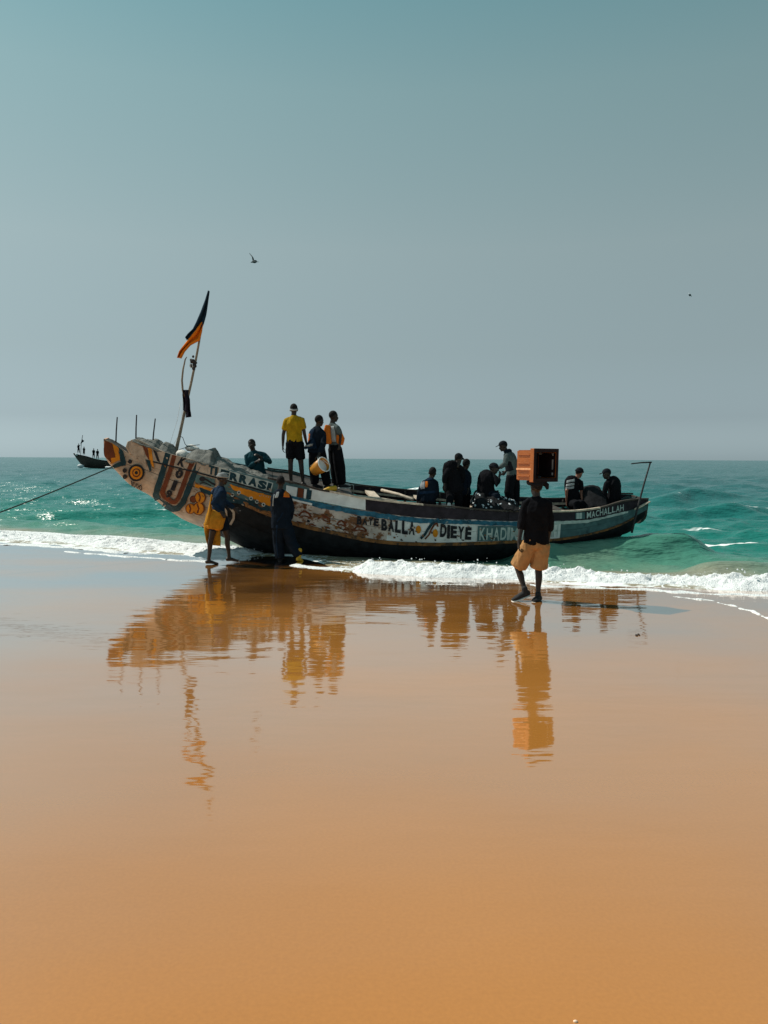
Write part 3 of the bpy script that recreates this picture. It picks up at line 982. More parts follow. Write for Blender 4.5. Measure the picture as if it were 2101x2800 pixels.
# --- bow: spur tip colours
paint_strip('painted_panel', [(289, 1203), (313, 1218)], [(283, 1240), (307, 1265)], M_BROWN, n=6, rows=4)
paint_strip('painted_chevron', [(305, 1210), (322, 1221), (330, 1228)], [(305, 1268), (318, 1262), (330, 1258)], M_ORANGE, n=8, rows=4, lift=0.004)
paint_strip('painted_panel', [(295, 1206), (310, 1214)], [(294, 1253), (318, 1251)], M_BROWN, n=6, rows=4, lift=0.006)
paint_strip('painted_panel', [(322, 1220), (338, 1233)], [(332, 1264), (347, 1266)], M_TEAL, n=6, rows=4, lift=0.004)
paint_strip('painted_panel', [(310, 1271), (332, 1262), (347, 1264)], [(316, 1279), (334, 1274), (346, 1273)], M_TEAL, n=8, rows=3, lift=0.005)
# --- bow: white end board, its stripes
paint_strip('painted_panel', [(358, 1206), (372, 1204), (388, 1210), (394, 1230)], [(366, 1246), (378, 1256), (392, 1268), (404, 1279)], M_BONE, n=10, rows=4, lift=0.004)
paint_strip('painted_panel', [(390, 1212), (404, 1220)], [(400, 1243), (412, 1262)], M_BROWN, n=6, rows=3, lift=0.005)
paint_strip('painted_panel', [(406, 1222), (416, 1224)], [(412, 1262), (424, 1284)], M_ORANGE, n=6, rows=3, lift=0.005)
paint_strip('painted_panel', [(420, 1228), (430, 1234)], [(432, 1260), (440, 1265)], M_INK, n=6, rows=3, lift=0.005)
paint_strip('painted_panel', [(401, 1256), (414, 1260)], [(411, 1288), (417, 1288)], M_TEAL, n=6, rows=3, lift=0.006)
# --- bow: eye and dots
for r, m in ((22.5, M_INK), (17, M_ORANGE), (11.5, M_BROWN), (8.2, M_ORANGE), (4.5, M_INK)):
    paint_disc('painted_ring', (375, 1292), r, r * 1.02, m, lift=0.003 + 0.002 * (23 - r) / 5)
for c in ((357.5, 1262), (343, 1286), (344, 1302)):
    paint_disc('painted_dot', c, 5.6, 6.0, M_INK)
letters('1000', [(360, 1312), (391, 1326), (391, 1340), (362, 1326)], M_INK, bold=0.02, seed=4)
# --- bow: the U frame in dark teal, bone and brown with its number
def u_frame(off, w, m, lift):
    """A U hanging from the sheer line; off shrinks it towards its own centre line."""
    L = [(462 + off, 1236), (449 + off, 1283), (434 + off * 0.95, 1330), (428 + off * 0.95, 1352 - off * 0.35), (436 + off * 0.8, 1368 - off * 0.62), (458 + off * 0.35, 1382 - off * 0.9), (474 , 1390 - off * 0.98), (488 - off * 0.4, 1388 - off * 0.9),
         (503 - off * 0.75, 1372 - off * 0.5), (517 - off * 0.95, 1337), (534 - off, 1292), (548 - off, 1262)]
    paint_stroke('painted_frame', L, w, m, lift)
u_frame(0, 15.5, M_TEAL, 0.004)
u_frame(19, 12, M_BROWN, 0.004)
for ch, (x, y), sd in (('K', (500, 1263), 1), ('0', (492, 1295), 2), ('1', (478.5, 1327), 3), ('9', (464, 1350), 4)):
    sz = 10.5 if ch != '9' else 8.5
    ang = math.radians(22)
    ux = np.array([math.cos(ang), math.sin(ang)]); uy = np.array([-math.sin(ang), math.cos(ang)])
    c = np.array([x, y], float)
    ww, hh = (sz, sz * 1.25) if ch != '1' else (sz * 0.6, sz * 1.35)
    letters(ch, [c - ux * ww - uy * hh, c + ux * ww - uy * hh, c + ux * ww + uy * hh, c - ux * ww + uy * hh], M_INK, bold=0.05, jitter=0, seed=sd, fill=0.95)
# --- bow: seam line and scrolls right of the frame
paint_stroke('painted_line', [(420, 1262), (455, 1271), (531, 1289), (625, 1314), (750, 1351)], 3.4, M_INK, 0.008)
paint_strip('painted_panel', [(534, 1296), (590, 1311)], [(536, 1318), (588, 1333)], M_PALETEAL, n=10, rows=3, lift=0.003)
paint_disc('painted_scroll', (555, 1309), 8, 7, M_INK, lift=0.006)
paint_stroke('painted_scroll', [(556, 1306), (568, 1312), (580, 1320), (592, 1326)], 5, M_INK, 0.006)
paint_stroke('painted_scroll', [(548, 1322), (558, 1318), (568, 1322), (580, 1328)], 3, M_INK, 0.006)
paint_strip('painted_stripe', [(536, 1322), (590, 1338)], [(534, 1331), (588, 1347)], M_ORANGE, n=10, rows=2, lift=0.004)
for c, r in (((549, 1360), 16), ((530, 1364), 9.5), ((523, 1389), 14), ((545, 1389), 17)):
    paint_disc('painted_ring', c, r, r, M_INK if r < 12 else M_BROWN, 0.005)
    paint_disc('painted_ring', c, r * 0.80, r * 0.88, M_BROWN if r < 12 else M_ORANGE, 0.007)
    paint_stroke('painted_line', [(c[0] - r * .25, c[1] - r * .75), (c[0] + r * .05, c[1]), (c[0] - r * .2, c[1] + r * .75)], 4, M_BROWN, 0.009)
# --- shoulder: teal letters, orange band, dark band with rings
M_PALE = mat('pale teal lettering', (0.36, 0.43, 0.42), 0.6, 0.25, 9, spec=0.15, col2=(0.10, 0.15, 0.15), thr=0.62)
paint_strip('painted_panel', [(540, 1264), (572, 1272)], [(537, 1286), (568, 1294)], M_BONE, n=6, rows=3, lift=0.004)
paint_strip('painted_panel', [(600, 1279), (680, 1301), (749, 1320)], [(597, 1304), (676, 1326), (743, 1345)], M_PALE, n=20, rows=3, lift=0.004, rag=0.5)
letters('TI', [(572, 1270), (598, 1278), (595, 1302), (570, 1295)], M_TEAL, seed=11, bold=0.06)
letters('ERRASI', [(605, 1282), (746, 1321), (740, 1343), (602, 1303)], M_TEAL, seed=12, jitter=0.06, bold=0.075, fill=0.92)
for k in range(13):
    x = 612 + k * 10.6; y = 1283 + k * 3.0
    paint_strip('painted_chip', [(x, y + random.uniform(0, 9)), (x + random.uniform(3, 6), y + 2 + random.uniform(0, 9))], [(x - 1, y + 17), (x + 5, y + 19)], M_PALE, n=3, rows=2, lift=0.0035)
paint_strip('painted_stripe', [(628, 1324), (690, 1341), (752, 1358)], [(640, 1340), (690, 1362), (745, 1386)], M_ORANGE, n=24, rows=3, lift=0.004, rag=0.8)
paint_strip('painted_stripe', [(545, 1331), (628, 1358), (690, 1368), (742, 1388)], [(552, 1347), (628, 1372), (690, 1384), (742, 1402)], M_TEAL, n=30, rows=2, lift=0.0035, rag=0.6)
for c in ((688, 1362), (722, 1379), (655, 1346), (704, 1371), (637, 1352)):
    paint_disc('painted_dot', c, 5.0, 5.4, M_PALE, 0.006)
    paint_disc('painted_dot', c, 2.6, 2.8, M_TEAL, 0.008)
for k in range(5):
    paint_disc('painted_dot', (716 + k * 6.5, 1353 + k * 1.8), 1.7, 1.7, M_BONE, 0.007, seg=8)
# --- amidships: flag blocks
for x0, x1, m in ((784, 815, M_WHITE), (816, 832, M_BROWN), (833, 840, M_WHITE), (841, 854, M_TEAL), (855, 866, M_WHITE)):
    y0 = 1327 + (x0 - 784) * 0.20; y1 = 1327 + (x1 - 784) * 0.20
    paint_strip('painted_block', [(x0, y0), (x1, y1)], [(x0 - 2, y0 + 25), (x1 - 3, y1 + 25)], m, n=4, rows=3, lift=0.005)
M_BLUE = mat('deep blue stripe paint', (0.018, 0.10, 0.16), 0.6, 0.5, 9, spec=0.15, col2=(0.25, 0.27, 0.25), thr=0.60)
paint_strip('painted_stripe', [(796, 1354), (866, 1372), (981, 1394), (1136, 1416), (1306, 1423), (1400, 1426), (1420, 1426)], [(796, 1366), (866, 1386), (981, 1408), (1136, 1429), (1306, 1434), (1400, 1437), (1420, 1437)], M_BLUE, n=80, rows=3, lift=0.005, rag=0.9)
paint_strip('painted_stripe', [(797, 1362), (855, 1376)], [(797, 1367), (854, 1381)], M_WHITE, n=12, rows=2, lift=0.007, rag=0.3)
for (x, y, w, h) in ((835, 1403, 34, 14), (886, 1415, 36, 14), (934, 1428, 24, 12), (985, 1443, 36, 11)):
    V = []
    paint_stroke('painted_scroll', [(x - w / 2, y + h * .5), (x - w * .3, y - h * .2), (x, y - h * .45), (x + w * .3, y), (x + w / 2, y + h * .75)], 5, M_BROWN, 0.006)
    paint_stroke('painted_scroll', [(x - w / 2, y + h * .6), (x, y + h * .5), (x + w / 2, y + h * .9)], 3.5, M_BROWN, 0.006)
letters('BAYE', [(976, 1410), (1038, 1417), (1036, 1438), (975, 1432)], M_INK, seed=21, bold=0.05)
letters('BALLA', [(1042, 1417), (1136, 1427), (1135, 1463), (1041, 1451)], M_INK, seed=22, bold=0.055)
for c in ((1144, 1447), (1190, 1457)):
    paint_disc('painted_dot', c, 7.2, 11, M_ORANGE, 0.006)
paint_stroke('painted_scroll', [(1150, 1472), (1162, 1460), (1170, 1446), (1180, 1432), (1190, 1428)], 7, M_TEAL, 0.006)
paint_stroke('painted_scroll', [(1162, 1473), (1173, 1461), (1179, 1447), (1187, 1434), (1194, 1429), (1197, 1440)], 4.5, M_BROWN, 0.008)
letters('DIEYE', [(1203, 1433), (1291, 1440), (1289, 1474), (1201, 1469)], M_INK, seed=23, bold=0.055)
paint_strip('painted_panel', [(1306, 1437), (1425, 1438)], [(1304, 1479), (1425, 1476)], M_PALETEAL, n=16, rows=3, lift=0.004)
letters('KHADIM', [(1310, 1443), (1418, 1442), (1416, 1476), (1308, 1477)], M_PALE, seed=24, bold=0.02)
letters('HH', [(1496, 1436), (1527, 1434), (1524, 1466), (1494, 1468)], M_PALE, seed=25, bold=0.01)
paint_strip('painted_stripe', [(1425, 1428), (1509, 1425), (1600, 1422), (1641, 1414), (1716, 1396)], [(1425, 1436), (1509, 1434), (1600, 1429), (1641, 1420), (1714, 1402)], M_PALE, n=50, rows=2, lift=0.006, rag=0.5)
paint_strip('painted_panel', [(1572, 1402), (1598, 1400)], [(1572, 1419), (1598, 1418)], M_PALETEAL, n=4, rows=2, lift=0.004)
letters('II', [(1574, 1402), (1590, 1401), (1590, 1418), (1574, 1419)], M_PALE, seed=26, bold=0.01)
letters('MACHALLAH', [(1602, 1401), (1704, 1379), (1704, 1395), (1602, 1418)], M_PALE, seed=27, bold=0.015)
paint_stroke('painted_scroll', [(612, 1386), (620, 1396), (621, 1410), (616, 1420)], 6, M_BONE, 0.006)
paint_stroke('painted_scroll', [(632, 1388), (641, 1400), (641, 1416), (631, 1434)], 6.5, M_BONE, 0.006)
rg_ = random.Random(8)
for k in range(90):
    x = rg_.uniform(800, 1010) if k < 60 else rg_.uniform(1010, 1420)
    t = rg_.random() ** 0.7
    ytop = float(np.interp(x, [796, 866, 981, 1136, 1306, 1420], [1372, 1388, 1410, 1431, 1436, 1439])); ybot = float(np.interp(x, [801, 908, 1017, 1161, 1306, 1420], [1424, 1450, 1473, 1483, 1480, 1477]))
    y = ytop + (ybot - ytop) * t
    w, h = rg_.uniform(3, 11 if k < 60 else 6), rg_.uniform(1.5, 4.5)
    paint('rust_patch', [(x + math.cos(a) * w * rg_.uniform(.5, 1), y + math.sin(a) * h * rg_.uniform(.5, 1) + math.cos(a) * w * .2) for a in np.linspace(0, 6.28, 9)[:-1]], [tuple(range(8))], rg_.choice((M_RAIL, M_BROWN, M_WORN) if k < 60 else (M_RAIL, M_WORN, M_DKWOOD)), 0.0085)
for k in range(40):
    x = rg_.uniform(400, 760); y = float(np.interp(x, [400, 760], [1275, 1385])) + rg_.uniform(-45, 35)
    w, h = rg_.uniform(2, 7), rg_.uniform(1.2, 4)
    paint('scrape', [(x + math.cos(a) * w * rg_.uniform(.5, 1), y + math.sin(a) * h * rg_.uniform(.5, 1) + math.cos(a) * w * .4) for a in np.linspace(0, 6.28, 8)[:-1]], [tuple(range(7))], rg_.choice((M_RAIL, M_DKWOOD, M_BONE)), 0.0105)
# draught of bottom growth and rust chips along the rail
for k in range(60):
    x = 610 + k * 13; y = float(np.interp(x, [611, 741, 801, 908, 1017, 1161, 1400], [1354, 1407, 1429, 1455, 1478, 1488, 1482])) - random.uniform(3, 16)
    if random.random() < 0.6 and not 960 < x < 1300:
        w, h = random.uniform(4, 12), random.uniform(2, 5)
        paint('rust_patch', [(x + math.cos(a) * w * random.uniform(.6, 1), y + math.sin(a) * h * random.uniform(.6, 1) + math.cos(a) * w * .25) for a in np.linspace(0, 6.28, 9)[:-1]], [tuple(range(8))], random.choice((M_RAIL, M_BROWN, M_INK)), 0.0045)

# ---------------------------------------------------------------- people
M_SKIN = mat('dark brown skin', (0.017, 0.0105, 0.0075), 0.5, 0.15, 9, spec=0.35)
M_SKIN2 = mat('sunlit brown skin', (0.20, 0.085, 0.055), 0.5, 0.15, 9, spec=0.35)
M_HAIR = mat('black hair', (0.008, 0.008, 0.009), 0.8, 0.3, 60, bump=0.6, bscale=200, spec=0.15)
M_EYE = mat('eye', (0.25, 0.24, 0.22), 0.3, 0.05)

def cloth(name, c, var=0.2, **k):
    return mat(name, c, 0.9, var, 10, bump=0.35, bscale=120, spec=0.06, **k)

C_BLACK = cloth('black cotton', (0.0055, 0.006, 0.008))
C_NAVY = cloth('navy cotton', (0.006, 0.011, 0.019))
C_BLUE = cloth('faded blue cotton', (0.008, 0.021, 0.045), 0.3, col2=(0.07, 0.11, 0.17), thr=0.64)
C_TEAL = cloth('teal jacket cloth', (0.011, 0.048, 0.062), 0.25)
C_YELLOW = cloth('mustard yellow jersey', (0.33, 0.205, 0.010), 0.18, col2=(0.22, 0.14, 0.01), thr=0.60)
C_OCHRE = cloth('ochre wrap cloth', (0.36, 0.17, 0.018), 0.2)
C_TAN = cloth('tan shorts cloth', (0.34, 0.185, 0.078), 0.14)
C_ORANGE = cloth('orange life jacket', (0.55, 0.145, 0.018), 0.15)
C_LIGHT = cloth('pale grey cloth', (0.27, 0.30, 0.31), 0.2)
C_GREY = cloth('grey green shirt', (0.075, 0.095, 0.095), 0.2)
C_PALE2 = cloth('pale vest panel', (0.30, 0.33, 0.34), 0.2)
C_PRINT = cloth('printed white shirt', (0.30, 0.32, 0.34), 0.2, col2=(0.02, 0.02, 0.03), thr=0.49)
C_YBOOT = mat('yellow rubber boot', (0.45, 0.26, 0.015), 0.45, 0.15, 12)
C_SHOE = mat('dark canvas shoe', (0.014, 0.014, 0.016), 0.8, 0.3, 30)
C_SOLE = mat('white rubber sole', (0.62, 0.62, 0.58), 0.6, 0.1, 30)
C_CAP = cloth('dark cap cloth', (0.012, 0.014, 0.018))
C_GCAP = cloth('grey knitted cap', (0.22, 0.235, 0.235), 0.25)

def remeshed(name, bm, voxel, m, parent, smooth=4, wrinkle=0.0, wfreq=9.0, seed=0, sf=0.5):
    """Fuse overlapping closed pieces into one continuous surface."""
    me = bm_mesh(name, bm)
    tmp = bpy.data.objects.new('tmp', me)
    COL.objects.link(tmp)
    r = tmp.modifiers.new('fuse', 'REMESH'); r.mode = 'VOXEL'; r.voxel_size = voxel
    if smooth:
        sm = tmp.modifiers.new('soft', 'SMOOTH'); sm.factor = sf; sm.iterations = smooth
    dg = bpy.context.evaluated_depsgraph_get()
    new = bpy.data.meshes.new_from_object(tmp.evaluated_get(dg))
    bpy.data.objects.remove(tmp); bpy.data.meshes.remove(me)
    new.name = name
    n = len(new.vertices)
    if wrinkle and n:
        co = np.empty(n * 3, np.float32); no = np.empty(n * 3, np.float32)
        new.vertices.foreach_get('co', co); new.vertex_normals.foreach_get('vector', no)
        P = co.reshape(-1, 3).astype(float); N = no.reshape(-1, 3)
        d = fbm(P * np.array([1, 1, 0.55]), wfreq, 3, 0.55, seed=seed)
        d = wrinkle * (1 - 2 * np.abs(d))
        P = P + N * d[:, None]
        new.vertices.foreach_set('co', P.astype(np.float32).ravel())
    new.polygons.foreach_set('use_smooth', np.full(len(new.polygons), True))
    new.materials.clear()
    return link(name, new, m, parent)

def person(label, Y, J, face, group='fishermen around the boat', build=1.0, skin=None, voxel=0.012, hands=True,
           top=None, sleeve=1.0, hem=0.0, bottom=None, leg=1.0, flare=0.0, vest=None, hat=None, hatm=None, shoe=None, vestarms=False,
           head_tilt=(0, 0, 0), curl=0.7, wr=0.006, hair=True, headr=1.0, bulk=1.0, seed=0, skirt=None, feet=True):
    """A posed figure. J: joint -> (photo px, photo py[, metres further away]); Y: its distance; face: where the head looks.
    top / bottom: clothing materials; sleeve and leg: how far down the limb they reach (0..2)."""
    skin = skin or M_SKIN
    W = {k: (at(v[0], v[1], Y + (v[2] if len(v) > 2 else 0))) for k, v in J.items()}
    N, Pv = W['neck'], W['pelvis']
    shL, shR = W['shL'], W['shR']
    sh_side = (shR - shL)
    if sh_side.length < 1e-3: sh_side = Vector((1, 0, 0))
    shw = sh_side.length / 2
    side = sh_side.normalized()
    hipside = W['hipR'] - W['hipL'] if 'hipL' in W else side * 0.2
    if hipside.length < 1e-3: hipside = side.copy()
    hs = hipside.normalized()
    b = build
    f = Vector(face).normalized()
    low = min([p.z for p in W.values()])
    base = Vector((Pv.x, Pv.y, low))
    root = thing('person', base, label, 'person', group)
    spine = [Pv]
    if 'mid' in W: spine.append(W['mid'])
    spine.append(N)
    def sp(t):
        if len(spine) == 2: return spine[0].lerp(spine[1], t)
        a, m_, c = spine
        return a * ((1 - t) ** 2) + m_ * (2 * t * (1 - t)) + c * (t * t)
    def sd(t): return hs.lerp(side, max(0, min(1, t))).normalized()
    # ---- body
    bm = bmesh.new()
    ts = [-0.10, 0.05, 0.25, 0.5, 0.75, 0.90, 1.0]
    loft(bm, [sp(t) for t in ts], [(0.13 * b, 0.09 * b), (0.15 * b, 0.105 * b), (0.125 * b, 0.09 * b), (0.14 * b, 0.10 * b), (0.16 * b, 0.105 * b), (0.115 * b, 0.085 * b), (0.06 * b, 0.06 * b)], [sd(t) for t in ts], 14)
    H = W['head']
    up = (H - N); up = (up.normalized() * 0.6 + Vector((0, 0, 1)) * 0.4 + Vector(head_tilt)).normalized()
    f = (f - up * f.dot(up)).normalized()
    s = f.cross(up).normalized()
    k = headr
    loft(bm, [N - up * 0.03, N.lerp(H, 0.45), H - up * 0.02], [0.062 * b, 0.054, 0.052], seg=10)
    blob(bm, H + f * 0.000 + up * 0.022 * k, s, f, up, 0.074 * k, 0.094 * k, 0.098 * k, 3)
    blob(bm, H + f * 0.030 * k - up * 0.045 * k, s, f, up, 0.056 * k, 0.062 * k, 0.066 * k, 3)     # jaw
    blob(bm, H + f * 0.070 * k - up * 0.090 * k, s, f, up, 0.026 * k, 0.022 * k, 0.022 * k, 2)     # chin
    blob(bm, H + f * 0.098 * k - up * 0.022 * k, s, f, up, 0.018 * k, 0.022 * k, 0.022 * k, 2)     # nose
    blob(bm, H + f * 0.092 * k - up * 0.060 * k, s, f, up, 0.024 * k, 0.014 * k, 0.013 * k, 2)     # lips
    blob(bm, H + f * 0.080 * k + up * 0.022 * k, s, f, up, 0.050 * k, 0.018 * k, 0.013 * k, 2)     # brow
    for q in (-1, 1):
        blob(bm, H + s * q * 0.078 * k - f * 0.008 - up * 0.012 * k, s, f, up, 0.012 * k, 0.020 * k, 0.032 * k, 2)   # ears
    limbs = {}
    for sx, q in (('L', -1), ('R', 1)):
        if 'el' + sx not in W: continue
        a, e_, w_ = W['sh' + sx], W['el' + sx], W['wr' + sx]
        limbs['arm' + sx] = (a, e_, w_)
        r = b
        loft(bm, [sp(0.90).lerp(a, 0.5) - Vector((0, 0, 0.015)), a - Vector((0, 0, 0.015)), a.lerp(e_, 0.35), e_, e_.lerp(w_, 0.3), w_], [0.050 * r, 0.050 * r, 0.045 * r, 0.037 * r, 0.036 * r, 0.025 * r], seg=10)
        if hands:
            d = (w_ - e_).normalized()
            hd = W.get('ha' + sx)
            if hd is not None: d = (hd - w_).normalized()
            pn = side * q                                    # back of the hand looks outwards
            pn = (pn - d * pn.dot(d)).normalized()
            ax = d.cross(pn).normalized()
            if ax.dot(f) < 0: ax = -ax                       # thumb side to the front
            pc = w_ + d * 0.055
            loft(bm, [w_, w_ + d * 0.03, w_ + d * 0.085], [(0.026, 0.022), (0.036, 0.017), (0.041, 0.014)], side=ax, seg=10)
            for i, L in enumerate((0.078, 0.088, 0.082, 0.064)):
                p0 = w_ + d * 0.082 + ax * (0.033 - 0.0215 * i)
                c1, c2 = curl * 0.5, curl
                d1 = (d * math.cos(c1) - pn * math.sin(c1)).normalized()
                d2 = (d * math.cos(c1 + c2) - pn * math.sin(c1 + c2)).normalized()
                p1 = p0 + d1 * L * 0.5; p2 = p1 + d2 * L * 0.5
                loft(bm, [p0 - d * 0.02, p0, p1, p2], [0.0095, 0.0095, 0.0088, 0.0075], seg=7)
            t0 = w_ + d * 0.03 + ax * 0.030
            t1 = t0 + (d * 0.6 + ax * 0.6 - pn * 0.25).normalized() * 0.038
            t2 = t1 + (d * 0.9 + ax * 0.1 - pn * 0.4).normalized() * 0.034
            loft(bm, [t0 - ax * 0.015, t0, t1, t2], [0.014, 0.0125, 0.011, 0.009], seg=7)
    for sx, q in (('L', -1), ('R', 1)):
        if 'kn' + sx not in W: continue
        h_ = W.get('hip' + sx, Pv + hs * q * 0.09)
        kn, an = W['kn' + sx], W['an' + sx]
        limbs['leg' + sx] = (h_, kn, an)
        calf = kn.lerp(an, 0.32) - f * 0.012
        loft(bm, [h_, h_.lerp(kn, 0.4), kn, calf, kn.lerp(an, 0.7), an], [0.086 * b, 0.078 * b, 0.054 * b, 0.052 * b, 0.038 * b, 0.034 * b], seg=12)
        if feet:
            toe = W.get('to' + sx, an + Vector((f.x, f.y, 0)).normalized() * 0.17 - Vector((0, 0, 0.055)))
            fd = (toe - an); fd = fd.normalized()
            heel = an - Vector((fd.x, fd.y, 0)).normalized() * 0.045 + Vector((0, 0, -0.045))
            limbs['foot' + sx] = (heel, an, toe)
            loft(bm, [heel, heel.lerp(toe, 0.45) + Vector((0, 0, 0.012)), heel.lerp(toe, 0.8), toe], [(0.034, 0.036), (0.040, 0.034), (0.045, 0.024), (0.034, 0.016)], side=Vector((fd.y, -fd.x, 0)) if abs(fd.z) < .95 else side, seg=10)
            loft(bm, [an + Vector((0, 0, 0.02)), heel.lerp(toe, 0.25)], [0.035, 0.036], seg=8)
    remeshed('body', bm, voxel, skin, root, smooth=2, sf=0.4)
    # ---- eyes
    for q in (-1, 1):
        eb = bmesh.new()
        blob(eb, H + s * q * 0.030 * k + f * 0.080 * k + up * 0.002 * k, s, f, up, 0.0125 * k, 0.012 * k, 0.009 * k, 1)
        link('eye', bm_mesh('eye', eb, True), M_EYE, root)
    # ---- hair or hat
    if hair:
        hb_ = bmesh.new()
        blob(hb_, H - f * 0.010 * k + up * 0.034 * k, s, f, up, 0.080 * k, 0.096 * k, 0.096 * k, 3)
        bmesh.ops.bisect_plane(hb_, geom=hb_.verts[:] + hb_.edges[:] + hb_.faces[:], plane_co=H + up * 0.012 * k - f * 0.02, plane_no=(up * 0.75 - f * 0.62).normalized() , clear_inner=True)
        bmesh.ops.holes_fill(hb_, edges=[e for e in hb_.edges if e.is_boundary])
        link('hair', bm_mesh('hair', hb_, True), M_HAIR, root)
    if hat in ('cap', 'beanie', 'band'):
        hb_ = bmesh.new()
        if hat == 'band':
            C = [H + up * 0.005 * k + (s * math.cos(a) * 0.083 * k + f * math.sin(a) * 0.103 * k) + up * 0.02 * math.sin(a) for a in np.linspace(0, 2 * math.pi, 25)]
            loft(hb_, C, [(0.008, 0.020)] * len(C), side=up if False else None, seg=8)
        else:
            blob(hb_, H + up * 0.045 * k, s, f, up, 0.085 * k, 0.105 * k, 0.085 * k, 3)
            bmesh.ops.bisect_plane(hb_, geom=hb_.verts[:] + hb_.edges[:] + hb_.faces[:], plane_co=H + up * 0.035 * k, plane_no=(up - f * 0.15).normalized(), clear_inner=True)
            bmesh.ops.holes_fill(hb_, edges=[e for e in hb_.edges if e.is_boundary])
        hm = link('cap' if hat != 'band' else 'headband', bm_mesh('hat', hb_, True), hatm or C_CAP, root)
        if hat == 'cap':
            vb = bmesh.new()
            loft(vb, [H + up * 0.050 * k + f * 0.07 * k, H + up * 0.046 * k + f * 0.13 * k, H + up * 0.036 * k + f * 0.175 * k], [(0.070, 0.008), (0.066, 0.007), (0.040, 0.006)], side=s, seg=12, cap=0.3)
            o = link('brim', bm_mesh('brim', vb, True), hatm or C_CAP, None)
            o.parent = hm; o.data.transform(Matrix.Translation(-base))
        if hat == 'beanie':
            bb = bmesh.new()
            C = [H + up * 0.040 * k + (s * math.cos(a) * 0.084 * k + f * math.sin(a) * 0.104 * k) for a in np.linspace(0, 2 * math.pi, 25)]
            loft(bb, C, [0.016] * len(C), seg=8)
            o = link('cap_roll', bm_mesh('cap_roll', bb, True), hatm or C_CAP, None)
            o.parent = hm; o.data.transform(Matrix.Translation(-base))
    # ---- clothes
    def torso(bm_, g, t0, t1=1.0, arms=0.0):
        tt = sorted({t for t in (t0, t0 + 0.12, 0.25, 0.5, 0.70, 0.80, 0.88, 0.95, 1.0) if t0 <= t <= t1})
        tab = {}
        xs_ = [-0.45, -0.2, 0.0, 0.25, 0.5, 0.70, 0.80, 0.88, 0.95, 1.0]
        wx = [0.185, 0.18, 0.172, 0.158, 0.165, 0.178, 0.165, 0.135, 0.095, 0.07]
        dx = [0.135, 0.13, 0.122, 0.112, 0.118, 0.122, 0.115, 0.10, 0.08, 0.068]
        rad = [((np.interp(t, xs_, wx) * bulk + g) * b, (np.interp(t, xs_, dx) * bulk + g) * b) for t in tt]
        loft(bm_, [sp(t) for t in tt], rad, [sd(t) for t in tt], 16, cap=0.25)
    def arm_cover(bm_, g, reach):
        for sx in 'LR':
            if 'arm' + sx not in limbs: continue
            a, e_, w_ = limbs['arm' + sx]
            dn = Vector((0, 0, -0.012))
            pts = [sp(0.93).lerp(a, 0.2) + dn, sp(0.93).lerp(a, 0.62) + dn, a + dn * 1.5, a.lerp(e_, min(1, reach) * 0.5), a.lerp(e_, min(1, reach))]
            rr = [0.060 + g, 0.062 + g, 0.059 + g, 0.060 + g, 0.055 + g]
            if reach > 1:
                pts += [e_.lerp(w_, (reach - 1) * 0.5), e_.lerp(w_, reach - 1)]
                rr += [0.050 + g, 0.040 + g]
            loft(bm_, pts, [r * b for r in rr], seg=12, cap=0.25)
    if top is not None:
        t_ = bmesh.new()
        torso(t_, 0.0, hem)
        arm_cover(t_, 0.0, sleeve)
        remeshed('shirt', t_, max(voxel, 0.011), top, root, smooth=3, wrinkle=wr, seed=seed)
    if vest is not None:
        t_ = bmesh.new()
        torso(t_, 0.028, max(hem, 0.18), 0.90)
        for q in (-1, 1):
            c0 = sp(0.84) + sd(1) * q * 0.10
            loft(t_, [sp(0.75) + sd(1) * q * 0.12 , c0 + Vector((0, 0, 0.05))], [0.075, 0.06], seg=10)
        vo = remeshed('life_vest', t_, max(voxel, 0.012), vest, root, smooth=2, wrinkle=wr, seed=seed + 3)
    if bottom is not None:
        t_ = bmesh.new()
        loft(t_, [sp(0.14), sp(0.0), sp(-0.12)], [(0.155 * b, 0.112 * b), (0.172 * b, 0.125 * b), (0.165 * b, 0.12 * b)], [hs, hs, hs], 16, cap=0.25)
        for sx, q in (('L', -1), ('R', 1)):
            if 'leg' + sx not in limbs: continue
            h_, kn, an = limbs['leg' + sx]
            pts = [h_ + Vector((0, 0, 0.02)), h_.lerp(kn, min(1, leg) * 0.5), h_.lerp(kn, min(1, leg))]
            rr = [0.104, 0.098 + flare * 0.5, 0.084 + flare]
            if leg > 1:
                pts += [kn.lerp(an, (leg - 1) * 0.5), kn.lerp(an, leg - 1)]
                rr += [0.074 + flare, 0.062 + flare]
            loft(t_, pts, [r * b for r in rr], seg=14, cap=0.2)
        remeshed('shorts' if leg <= 1.05 else 'trousers', t_, max(voxel, 0.011), bottom, root, smooth=3, wrinkle=wr, seed=seed + 5)
